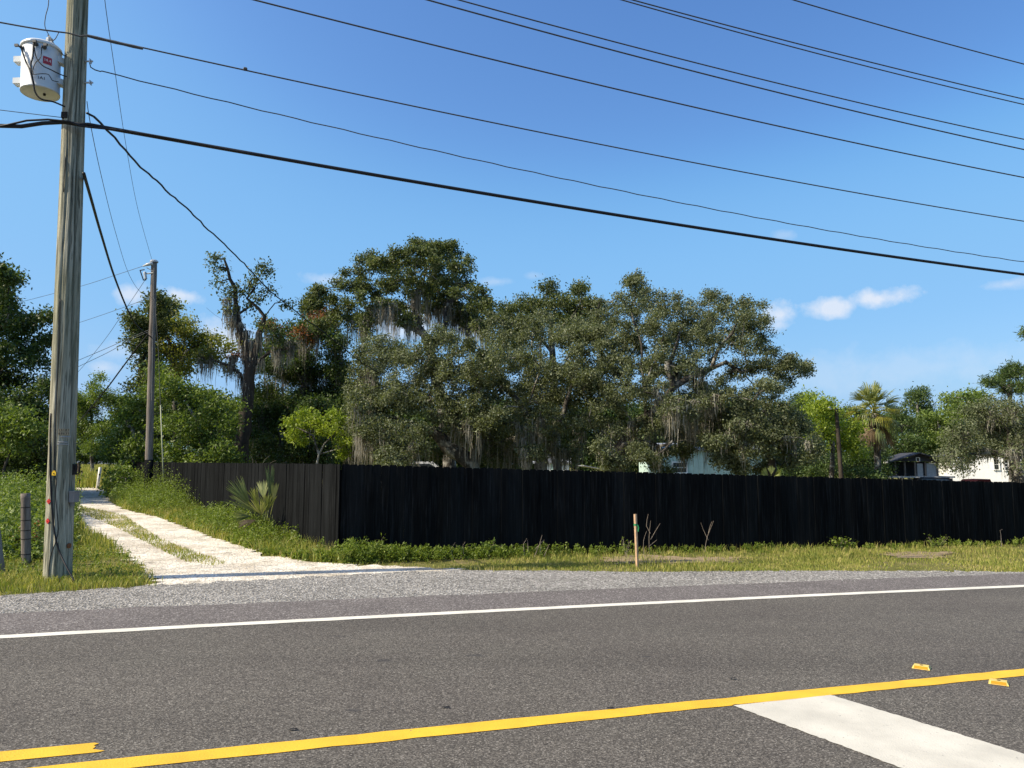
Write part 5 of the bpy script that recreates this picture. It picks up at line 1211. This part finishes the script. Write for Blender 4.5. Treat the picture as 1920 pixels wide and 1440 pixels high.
def window(root, x, z, w, h, y=0.0, cols=1, rows=2, mat='white'):
    fr = part(root, 'window', MAT[mat], ((x, y - 0.02, z + h / 2 + 0.03), (w + 0.16, 0.06, 0.07)), ((x, y - 0.02, z - h / 2 - 0.03), (w + 0.16, 0.08, 0.07)), ((x - w / 2 - 0.045, y - 0.02, z), (0.07, 0.06, h)), ((x + w / 2 + 0.045, y - 0.02, z), (0.07, 0.06, h)),
              *[((x - w / 2 + w * i / cols, y - 0.015, z), (0.035, 0.03, h)) for i in range(1, cols)], *[((x, y - 0.012, z - h / 2 + h * j / rows), (w, 0.03, 0.04)) for j in range(1, rows)])
    part(fr, 'pane', MAT['glass'], ((x, y + 0.004, z), (w, 0.012, h))); return fr
# teal shed
sh = bld('metal_shed', 'pale teal metal shed half hidden behind drooping oak leaves', 'shed', 1330, 43.0, R(4))
W_ = 6.2
part(sh, 'wall', MAT['teal'], ((0, 0.06, 1.3), (W_, 0.12, 2.6)), ((-W_ / 2 + 0.06, 2.1, 1.3), (0.12, 4.0, 2.6)), ((W_ / 2 - 0.06, 2.1, 1.3), (0.12, 4.0, 2.6)))
for i in range(21):
    part(sh, 'batten', MAT['teal'], ((-W_ / 2 + 0.1 + i * (W_ - 0.2) / 20, -0.02, 1.3), (0.045, 0.03, 2.6)))
for x in (-2.35, -1.25, 0.3): part(sh, 'trim_board', MAT['white'], ((x - 0.0, -0.045, 0.65), (0.09, 0.02, 1.3)))
window(sh, -1.75, 1.62, 0.75, 0.55, -0.04)
gable(sh, 'roof', MAT['tin'], -W_ / 2, W_ / 2, 0, 4.2, 2.62, 0.35, 0.25)
# low white outbuilding glimpsed under the oak
ob = bld('outbuilding', 'small white outbuilding glimpsed low through the oak trunks', 'outbuilding', 1035, 58.0, R(-3))
part(ob, 'wall', MAT['housewhite'], ((0, 0.06, 0.9), (2.6, 0.12, 1.8)), ((0, 1.6, 0.9), (2.6, 0.12, 1.8)), ((1.24, 0.83, 0.9), (0.12, 1.42, 1.8)), ((-1.24, 0.83, 0.9), (0.12, 1.42, 1.8)))
part(ob, 'door', MAT['teal'], ((0.3, -0.02, 0.85), (0.8, 0.04, 1.7)))
gable(ob, 'roof', MAT['tin'], -1.3, 1.3, 0, 1.66, 1.8, 0.4, 0.2)
lt = bld('lean_to', 'low grey tin lean-to roof behind the central oak trunk', 'lean-to', 1122, 44.0, R(6))
part(lt, 'roof', MAT['tin'], ((0, 0, 1.42), (2.6, 1.8, 0.05)))
lt.children[0].rotation_euler = (0, R(10), 0)
for x in (-1.15, 1.15):
    for y in (-0.8, 0.8): part(lt, 'post', MAT['pole_grey'], ((x, y, 0.55), (0.1, 0.1, 1.4 - 0.2 * x)))
# white house
hs = bld('white_house', 'bright white house with two dark windows under the grey oak', 'house', 1846, 56.0, R(-16))
part(hs, 'side_wall', MAT['housewhite'], ((-2.27, 3.0, 1.2), (0.14, 6.0, 3.0)))
part(hs, 'side_wall', MAT['housewhite'], ((2.27, 3.0, 1.2), (0.14, 6.0, 3.0)))
gable_wall(hs, 'front_wall', MAT['housewhite'], -2.35, 2.35, -0.12, -0.4, 2.68, 0.75)
gable(hs, 'roof', MAT['darkroof'], -2.3, 2.3, 0.0, 6.0, 2.74, 0.76, 0.3, 'y')
window(hs, 0.72, 2.15, 0.28, 0.72, -0.15); window(hs, 1.60, 2.10, 0.66, 0.72, -0.15, 3, 3)
rail = bld('porch_railing', 'low white railing in front of the white house', 'railing', 1838, 50.0, R(-6))
m_ = MB()
part(rail, 'rail', MAT['white'], ((0.2, 0, 0.62), (3.2, 0.06, 0.07)))
for i in range(7): part(rail, 'post', MAT['white'], ((-1.3 + i * 0.5, 0, 0.2), (0.06, 0.06, 0.85)))
# two storey pavilion
pv = bld('pavilion', 'two-storey open pavilion with dark gabled roof right of the palm', 'pavilion', 1710, 52.0, R(-10))
UP = 0.78
part(pv, 'deck', MAT['tin'], ((-0.1, 0.5, 0.42 + UP), (4.4, 4.2, 0.10)))
for x in (-2.0, -0.6, 0.5, 1.9):
    for y in (-1.45, 2.4): part(pv, 'post', MAT['white' if x == 0.5 else 'pole_grey'], ((x, y, -0.1), (0.14, 0.14, 2.45)))
for x in (-1.35, -0.75, -0.1, 0.55, 1.3):
    part(pv, 'upper_post', MAT['pole_grey'], ((x, -0.85, 0.95 + UP), (0.10, 0.10, 0.98)))
for x, w_ in ((0.95, 0.62), (0.22, 0.36)): part(pv, 'wall_panel', MAT['tin'], ((x, -0.8, 0.9 + UP), (w_, 0.05, 0.86)))
part(pv, 'back_wall', MAT['darkroof'], ((0, 1.8, 0.95 + UP), (2.9, 0.08, 0.98)))
gable(pv, 'roof', MAT['darkroof'], -1.5, 1.6, -1.1, 2.0, 1.50 + UP, 0.50, 0.45, 'y', 0.07)
part(pv, 'fascia', MAT['white'], ((-1.93, 0.45, 1.40 + UP), (0.05, 3.7, 0.10)))
gt = link('gable_truss', [(-1.45, -1.0, 1.48 + UP), (1.55, -1.0, 1.48 + UP), (1.55, -0.95, 1.48 + UP), (-1.45, -0.95, 1.48 + UP), (0.05, -1.0, 1.86 + UP), (0.05, -0.95, 1.86 + UP)], [(0, 1, 4), (3, 5, 2), (0, 3, 2, 1)], MAT['darkroof'], pv)
part(pv, 'truss_brace', MAT['white'], ((-0.05, -1.03, 1.60 + UP), (0.05, 0.04, 0.22)), ((0.15, -1.03, 1.60 + UP), (0.05, 0.04, 0.22)), ((0.05, -1.03, 1.72 + UP), (0.25, 0.04, 0.05)))
def car(name, label, px, Y, rot, paint, z=0.0, pickup=False, L=4.6, Hh=1.55):
    o = P(px, 868, Y); o[2] = float(gz(o[0])) + z; root = empty(name, o, label, 'car' if not pickup else 'truck'); root.rotation_euler = (0, 0, rot)
    w = 0.88
    def prof(pf, ws, nm, mat):
        n = len(pf); v = [(x, s * wd, zz) for s in (-1, 1) for (x, zz), wd in zip(pf, ws)]
        f = [tuple(range(n)), tuple(range(2 * n - 1, n - 1, -1))] + [(i, i + n, (i + 1) % n + n, (i + 1) % n) for i in range(n)]
        return link(nm, v, f, mat, root)
    h = L / 2
    prof([(-h, 0.35), (h, 0.35), (h + .03, 0.62), (h - .12, 0.85), (h * .42, 0.98), (-h * .92, 0.98), (-h - .02, 0.7)], [w] * 7, 'body', MAT[paint])
    if pickup: cab = [(h * .45, 0.98), (h * .12, Hh), (-h * .18, Hh + .02), (-h * .28, 0.98)]
    else: cab = [(h * .45, 0.98), (h * .12, Hh), (-h * .62, Hh - .02), (-h * .88, 0.98)]
    prof(cab, [w * .96, w * .8, w * .8, w * .96], 'cabin', MAT[paint])
    for s in (-1, 1):
        c = np.array([(sum(p[0] for p in cab) / 4), 0, 1.25])
        g = [((p[0] - c[0]) * .84 + c[0], s * (wd + .012), (p[1] - c[2]) * .66 + c[2]) for p, wd in zip(cab, [w * .93, w * .83, w * .83, w * .93])]
        link('side_window', g, [(0, 1, 2, 3)], MAT['glass'], root)
        for x in (-h * .62, h * .64):
            wh = MB().lathe((x, s * (w - .18), 0.33), [(0.2, 0), (0.33, 0.0), (0.33, 0.2 * 1), (0.2, 0.2)], 18, (0, s, 0)).build('wheel', MAT['tyre'], root)
            MB().lathe((x, s * (w + 0.02), 0.33), [(0.19, 0), (0.17, 0.012)], 12, (0, s, 0)).build('rim', MAT['steel'], wh)
    a, b = cab[0], cab[1]
    link('windscreen', [(a[0] * .98 + .03, -w * .85, a[1] + .05), (a[0] * .98 + .03, w * .85, a[1] + .05), (b[0] + .04, w * .72, b[1] - .05), (b[0] + .04, -w * .72, b[1] - .05)], [(0, 1, 2, 3)], MAT['glass'], root)
    for s in (-1, 1):
        MB().box((h - .02, s * w * .72, 0.70), (0.08, 0.3, 0.14)).build('headlight', MAT['porcelain'], root)
        MB().box((-h + .02, s * w * .78, 0.76), (0.08, 0.2, 0.16)).build('tail_light', MAT['red'], root)
    return root
car('parked_car', 'white car roof glimpsed over the fence beneath the left oak', 797, 36.0, R(12), 'carwhite', 0.15)
car('parked_truck', 'dark red pickup parked in front of the white house', 1826, 47.0, R(186), 'carred', -0.6, True, 5.2, 1.75)
car('parked_car', 'dark car in the shade under the pavilion deck', 1728, 51.0, R(165), 'carblack', -0.35)

# ------------------------------------------------------------------ grass and weeds
road_edge_y = lambda X, Y: None
gp = [tuple(p) for p in gtop]
gpoly = gp + [(gp[-1][0] + 3, gp[-1][1] - 20), (gp[0][0] - 3, gp[0][1] - 20)]
dpoly = [tuple(p) for p in drive]; mpoly = [tuple(p) for p in median]
Cn = np.array(corner[:2]); nf_ = np.array([-fdir[1], fdir[0]]); ns_ = np.array([sdir[1], -sdir[0]])
def in_view(x, y, m=0.06): return np.abs(x / y) < (960 / F + m)
def lawn(n, x0, x1, y0, y1, inside_yard=False):
    x = rng.uniform(x0, x1, n); y = rng.uniform(y0, y1, n)
    ok = in_view(x, y) & ~inpoly(x, y, gpoly) & (~inpoly(x, y, dpoly))
    rel = np.c_[x - Cn[0], y - Cn[1]]
    behind = ((rel @ nf_) > 0.0) & ((rel @ ns_) > 0.0)
    ok &= ~behind if not inside_yard else True
    return x[ok], y[ok]
def side_dist(x, y):       # distance in front of the receding fence
    rel = np.c_[x - Cn[0], y - Cn[1]]; return -(rel @ ns_), rel @ np.array(sdir[:2])
# mown verge
x, y = lawn(520000, -13, 17, 8.5, 19)
keep = rng.random(len(x)) < np.clip((13.0 / y) ** 2.0, 0, 1)
bn = np.zeros(len(x), bool)
for b in bare: bn |= inpoly(x, y, [tuple(p) for p in b])
keep &= ~(bn & (rng.random(len(x)) < np.clip(0.72 + 0.5 * smooth_noise(x, y, 77, 3.0), 0.2, 0.97)))
nzz = smooth_noise(x, y, 9, 1.1)
keep &= rng.random(len(x)) < np.clip(0.50 + 0.55 * nzz, 0.10, 1)
x, y = x[keep], y[keep]; nzz = smooth_noise(x, y, 12, 1.6)
x = x + rng.normal(0, 0.06, len(x)); y = y + rng.normal(0, 0.07, len(y)); sd_, sl2 = side_dist(x, y)
near = np.exp(-((x + 6.3) ** 2 + (y - 10.3) ** 2) / 6)
h = 0.05 * (1 + 0.6 * nzz).clip(0.35, 2) * rng.uniform(0.6, 1.5, len(x)) + 0.05 * near
front = (np.c_[x - Cn[0], y - Cn[1]] @ nf_)
h = h + 0.10 * np.exp(-(front / 0.28) ** 2) * rng.uniform(0.2, 1.2, len(x)) * (x > Cn[0])
blades('grass', np.c_[x, y], h, 0.011 * rng.uniform(0.6, 1.4, len(x)), MAT['grass'], 0.7)
# median strip on the drive
mx0, my0 = np.min(np.array(mpoly), 0); mx1, my1 = np.max(np.array(mpoly), 0)
x = rng.uniform(mx0, mx1, 150000); y = rng.uniform(my0, my1, 150000); ok = inpoly(x, y, mpoly) & (rng.random(150000) < np.clip(0.75 + 0.5 * smooth_noise(x, y, 4, 2.5), 0.08, 1.0) * (14 / y).clip(0, 1))
blades('grass', np.c_[x[ok], y[ok]], 0.05 * rng.uniform(0.4, 1.5, ok.sum()), 0.013 * np.ones(ok.sum()), MAT['grass'], 0.8)
# longer grass further back on both sides of the drive
x, y = lawn(160000, -24, -3, 14, 42)
keep = rng.random(len(x)) < np.clip((20.0 / y) ** 1.5, 0, 1) * 0.8; x, y = x[keep], y[keep]
blades('grass', np.c_[x, y], 0.16 * rng.uniform(0.5, 1.6, len(x)), 0.02 * np.ones(len(x)), MAT['grass'], 0.6)
# tall grass of the far field
x = rng.uniform(-60, -20, 90000); y = rng.uniform(40, 95, 90000); ok = (np.abs(x / y + 0.60) < 0.13)
blades('field_grass', np.c_[x[ok], y[ok]], 0.85 * rng.uniform(0.5, 1.2, ok.sum()), 0.05 * np.ones(ok.sum()), MAT['grass'], 0.4)
# yard lawn behind the fence, seen in slits
x = rng.uniform(-4, 40, 60000); y = rng.uniform(16, 70, 60000)
rel = np.c_[x - Cn[0], y - Cn[1]]; ok = ((rel @ nf_) > 0.4) & ((rel @ ns_) > 0.4) & in_view(x, y)
blades('yard_grass', np.c_[x[ok], y[ok]], 0.12 * rng.uniform(0.5, 1.4, ok.sum()), 0.03 * np.ones(ok.sum()), MAT['grass'], 0.6)

def stones(name, xy, size, mat):
    n = len(xy); z = gz(xy[:, 0]); O = np.array([[1, 0, 0], [-1, 0, 0], [0, 1, 0], [0, -1, 0], [0, 0, 1], [0, 0, -0.4]])
    a = rng.uniform(0, 6.28, n); V = np.repeat(O[None], n, 0) * (size[:, None, None] * rng.uniform(0.5, 1.1, (n, 6, 1))) * np.array([1, 1, 0.6])
    ca, sa = np.cos(a)[:, None], np.sin(a)[:, None]; X = V[:, :, 0] * ca - V[:, :, 1] * sa; Yv = V[:, :, 0] * sa + V[:, :, 1] * ca
    V = np.stack([X + xy[:, :1], Yv + xy[:, 1:], V[:, :, 2] + z[:, None] + 0.002], 2)
    F8 = np.array([[0, 2, 4], [2, 1, 4], [1, 3, 4], [3, 0, 4], [2, 0, 5], [1, 2, 5], [3, 1, 5], [0, 3, 5]])
    fl = (np.arange(n)[:, None, None] * 6 + F8[None]).ravel()
    return tag(link_np(name, V.reshape(-1, 3), fl, np.full(n * 8, 3), mat), kind='stuff')
def stone_mat(name, cols):
    m = M(name, 0.9, 0.15); isl = m.n('ShaderNodeNewGeometry').outputs['Random Per Island']; k = len(cols)
    m.color(m.ramp(isl, [(i / (k - 1), c) for i, c in enumerate(cols)])); return m.m
x = rng.uniform(-9, 0, 60000); y = rng.uniform(9.5, 24, 60000)
ok = inpoly(x, y, dpoly) & ~inpoly(x, y, mpoly) & (rng.random(60000) < np.clip(0.35 + 0.5 * smooth_noise(x, y, 31, 1.5), 0.05, 0.9)) & (rng.random(60000) < (10.5 / y) ** 2)
stones('loose_stones', np.c_[x, y][ok], 0.004 + 0.016 * rng.random(ok.sum()) ** 3, stone_mat('lime_stone', [(0.34, 0.30, 0.24), (0.60, 0.56, 0.48), (0.72, 0.69, 0.61), (0.82, 0.80, 0.74)]))
x = rng.uniform(-9, 13, 70000); y = rng.uniform(7.5, 14, 70000)
dg_ = np.array([np.polyval(AE, sx) for sx in np.linspace(-15, 20, 200)]); sr = np.c_[x, y] @ rx; tr_ = np.c_[x, y] @ ry
ed = tr_ - np.interp(sr, np.linspace(-15, 20, 200), dg_)
ok = (ed > -0.25 * rng.random(70000) ** 2) & (~inpoly(x, y, [tuple(p) for p in drive])) & in_view(x, y) & (ed < 2.2)
gin = inpoly(x, y, gpoly); ok &= gin | (rng.random(70000) < 0.04)
stones('loose_gravel', np.c_[x, y][ok], 0.004 + 0.012 * rng.random(ok.sum()) ** 2, stone_mat('gravel_stone', [(0.12, 0.115, 0.11), (0.26, 0.25, 0.24), (0.36, 0.35, 0.335), (0.52, 0.51, 0.49)]))

def weeds(name, xy, hts, leaf_len, leaf_w, mat='weed', nleaf=26, wide=0.30):
    n = len(xy); x, y = xy[:, 0], xy[:, 1]; z = gz(x)
    C = np.empty((n, nleaf, 3)); t = rng.uniform(0.05, 1, (n, nleaf)); a = rng.uniform(0, 6.28, (n, nleaf)); rr = wide * hts[:, None] * rng.uniform(0.1, 1, (n, nleaf)) * (1.1 - 0.7 * t)
    lean = rng.normal(0, 0.18, (n, 2))
    C[:, :, 0] = x[:, None] + rr * np.cos(a) + lean[:, :1] * hts[:, None] * t; C[:, :, 1] = y[:, None] + rr * np.sin(a) + lean[:, 1:] * hts[:, None] * t; C[:, :, 2] = z[:, None] + hts[:, None] * t
    V = leaf_quads(C.reshape(-1, 3), leaf_len, leaf_w, 0.9, 0.0)
    o = link_leaves(name, V, MAT[mat]); return tag(o, kind='stuff')
# weed bank along the receding fence
n = 4300; s_ = rng.uniform(-0.5, Ls + 2, n); dd = np.abs(rng.normal(0, 1, n)) * (0.55 + 0.035 * s_)
wx = Cn[0] + sdir[0] * s_ - ns_[0] * (dd + 0.08); wy = Cn[1] + sdir[1] * s_ - ns_[1] * (dd + 0.08)
ok = ~inpoly(wx, wy, dpoly) & ~inpoly(wx, wy, gpoly) & in_view(wx, wy, 0.1); wx, wy, s_, dd = wx[ok], wy[ok], s_[ok], dd[ok]
hh_ = (0.25 + 0.28 * np.clip(smooth_noise(wx, wy, 21, 1.3), -0.7, 1) + 0.018 * s_) * rng.uniform(0.35, 1.5, len(wx)) * np.exp(-dd / 2.2)
mound = np.exp(-((s_ - 17) / 3.2) ** 2) * np.exp(-(dd / 1.3) ** 2); hh_ = hh_ * (1 + 1.1 * mound)
weeds('weeds', np.c_[wx, wy], np.clip(hh_, 0.08, 1.6), 0.06, 0.024)
n = 15000; s_ = rng.uniform(-0.8, Ls + 2, n); dd = np.abs(rng.normal(0, 1, n)) * (0.7 + 0.04 * s_)
bx_ = Cn[0] + sdir[0] * s_ - ns_[0] * (dd + 0.06); by_ = Cn[1] + sdir[1] * s_ - ns_[1] * (dd + 0.06)
ok = ~inpoly(bx_, by_, dpoly) & ~inpoly(bx_, by_, gpoly)
blades('weeds', np.c_[bx_, by_][ok], (0.16 + 0.20 * rng.random(ok.sum()) ** 2 + 0.012 * s_[ok]) * np.exp(-dd[ok] / 2.2), 0.012 + 0.0006 * s_[ok], MAT['grass'], 0.9)
# along the front fence: heavier at the corner, patchy further right
n = 900; s_ = rng.uniform(-0.6, Lext, n) ; s_ = np.where(rng.random(n) < 0.6, np.abs(rng.normal(0, 1.9, n)), s_); dd = np.abs(rng.normal(0, 0.22, n)) + 0.05 + np.exp(-s_ / 1.5) * rng.uniform(0, 0.6, n)
wx = Cn[0] + fdir[0] * s_ - nf_[0] * dd; wy = Cn[1] + fdir[1] * s_ - nf_[1] * dd
hh_ = (0.10 + 0.22 * np.exp(-s_ / 2.2) + 0.09 * np.clip(smooth_noise(s_, s_ * 0, 23, 2.2), -0.5, 1.2)) * rng.uniform(0.6, 1.3, n)
ok = ~inpoly(wx, wy, gpoly) & ~inpoly(wx, wy, dpoly)
weeds('weeds', np.c_[wx, wy][ok], np.clip(hh_[ok], 0.05, 0.6), 0.05, 0.022, nleaf=22)
# tangle left of the pole
n = 1500; qx_ = rng.uniform(-60, 148, n); qd = rng.uniform(12.2, 24, n)
wx = (qx_ - 960) / F * qd; wy = qd; ok = ~inpoly(wx, wy, dpoly)
hh_ = (0.55 + 0.35 * smooth_noise(wx, wy, 25, 1.3) + 0.045 * (wy - 12)) * rng.uniform(0.5, 1.25, n) * np.clip((wy - 11.6) / 1.6, 0.25, 1) * np.clip((-wx - 0.42 * wy - 1.9) / 1.6, 0.3, 1)
half = rng.random(len(wx)) < 0.6
weeds('weeds', np.c_[wx, wy][ok & half], np.clip(hh_[ok & half], 0.12, 1.7), 0.075, 0.035, 'mid', nleaf=40, wide=0.35)
weeds('weeds', np.c_[wx, wy][ok & ~half], np.clip(hh_[ok & ~half] * 0.95, 0.12, 1.7), 0.075, 0.03, nleaf=36, wide=0.35)
n = 420; wx = rng.uniform(-8.5, -4.6, n); wy = rng.uniform(10.2, 13.6, n); ok = ~inpoly(wx, wy, dpoly) & ~inpoly(wx, wy, gpoly)
weeds('weeds', np.c_[wx, wy][ok], rng.uniform(0.06, 0.18, ok.sum()), 0.04, 0.018, nleaf=16)
# reddish weed by the post
c = G(30, 1040); V = leaf_quads(c + rng.normal(0, 1, (160, 3)) * np.array([0.10, 0.10, 0.10]) + np.array([0, 0.3, 0.28]), 0.06, 0.03)
o = link_leaves('red_weed', V - c, MAT['rust']); o['kind'] = 'stuff'; o.location = tuple(c); tag(o, 'small dark red weed beside the near timber fence post', 'weed')
# named plants along the front fence
def leafy(name, label, px, py, wpx, hpx, n_, ll, lw, mat, seed, stems=6, group=None):
    c = G(px, py); sc = c[1] / F; r = np.random.default_rng(seed); root = empty(name, c, label, 'plant', group)
    m_ = MB()
    C = []
    for k in range(stems):
        a = r.uniform(0, 6.28); e = np.array([math.cos(a) * wpx * sc * .5 * r.uniform(.3, 1), math.sin(a) * 0.12, hpx * sc * r.uniform(.6, 1)])
        mid = e * 0.5 + r.normal(0, 0.02, 3); m_.tube([np.zeros(3), mid, e], [0.006, 0.004, 0.002], 4, False)
        for t in r.uniform(0.25, 1.05, max(1, n_ // stems)): C.append(e * t + r.normal(0, 0.03, 3))
    m_.build('stem', MAT['twig'], root)
    if n_: link_leaves('leaves', leaf_quads(np.array(C), ll, lw, 0.8), MAT[mat], root)
    return root
leafy('leafy_weed', 'low round leafy weed at the fence foot left of the stake', 915, 1043, 80, 26, 300, 0.06, 0.035, 'mid', 50, 14)
leafy('leafy_weed', 'broad-leaved weed clump at the fence foot right of centre', 1572, 1030, 60, 22, 200, 0.06, 0.045, 'weed', 51, 12)
leafy('leafy_weed', 'taller weed tuft at the fence foot near the right edge', 1755, 1026, 60, 20, 200, 0.06, 0.02, 'weed', 52, 14)
leafy('leafy_weed', 'small weed sprig directly left of the survey stake', 1175, 1044, 22, 36, 50, 0.05, 0.03, 'weed', 53, 5)
leafy('leafy_weed', 'pale weed bush at the black fence corner', 700, 1045, 50, 40, 320, 0.06, 0.03, 'weed', 54, 12)
def twigs(name, label, px, py, lines, seed, mat='twig', rad=0.006):
    c = G(px, py); m_ = MB(c); r = np.random.default_rng(seed); root = empty(name, c, label, 'dead plant', 'dead stems along the fence')
    for ln in lines:
        q = [P(a, b, c[1]) + r.normal(0, 0.01, 3) for a, b in ln]; m_.tube(catmull(q, 0.08), list(np.linspace(rad, rad * .4, len(catmull(q, 0.08)))), 5)
    m_.build('stems', MAT[mat], root); return root
twigs('dead_sapling', 'bare forked dead sapling right of the survey stake', 1219, 1040, [[(1219, 1040), (1218, 1010), (1219, 976)], [(1219, 1012), (1228, 998), (1237, 982)], [(1218, 1000), (1212, 985), (1217, 965)], [(1206, 1040), (1207, 1015), (1212, 996)], [(1219, 1022), (1230, 1010)]], 60)
twigs('dead_sapling', 'bare Y-shaped dead sapling farther right along the fence', 1322, 1036, [[(1322, 1036), (1326, 1010), (1337, 976)], [(1325, 1012), (1318, 995), (1313, 980)], [(1329, 1000), (1333, 985), (1335, 978)]], 61)
twigs('dead_stalks', 'brown dead weed stalks against the fence left of centre', 1008, 1044, [[(985, 1044), (982, 1020), (988, 1008)], [(1002, 1044), (1010, 1020), (1016, 1003)], [(1012, 1044), (1014, 1018), (1022, 1012)], [(990, 1044), (990, 1012)], [(1020, 1044), (1030, 1022)], [(1004, 1030), (1016, 1016)]], 62, rad=0.008)
twigs('dead_stalks', 'thin dry stalks among weeds at the fence corner', 860, 1048, [[(850, 1048), (846, 1030), (852, 1018)], [(862, 1048), (866, 1028)], [(870, 1046), (868, 1024), (872, 1016)]], 63)
twigs('bent_rod', 'short pale bent rod at the fence foot by the right edge', 1878, 1026, [[(1878, 1024), (1877, 1004), (1876, 994), (1880, 992)]], 64, 'pole_grey', 0.007)
twigs('dead_vine', 'dry vine tips poking over the top of the receding fence', 500, 990, [[(500, 880), (508, 868), (518, 862)], [(470, 880), (474, 864), (470, 852)], [(482, 880), (480, 862)], [(490, 880), (497, 862), (506, 856)]], 65)
# dark scraps on the asphalt
for px, py, lab in ((550, 1371, 'dark scrap on the asphalt above the yellow line, left'), (1145, 1331, 'small dark scrap lying on the yellow line'), (836, 1329, 'tiny dark scrap in the middle of the lane'), (1374, 1275, 'tiny dark scrap on the lane right of centre')):
    c = G(px, py); c[2] += 0.012; m_ = MB(); m_.add([(-0.03, -0.008, 0), (0.0, -0.014, 0.006), (0.032, -0.004, 0), (0.02, 0.012, 0.004), (-0.02, 0.012, 0.002)], [(0, 1, 2, 3, 4)])
    o = m_.build('road_scrap', MAT['ink']); o.location = tuple(c); tag(o, lab, 'debris', 'dark scraps on the road')
print('LEAVES', NLEAF[0], 'TRIS', sum(sum(len(p.vertices) - 2 for p in o.data.polygons) if len(o.data.polygons) < 3000 else len(o.data.loops) - 2 * len(o.data.polygons) for o in S.objects if o.type == 'MESH'))
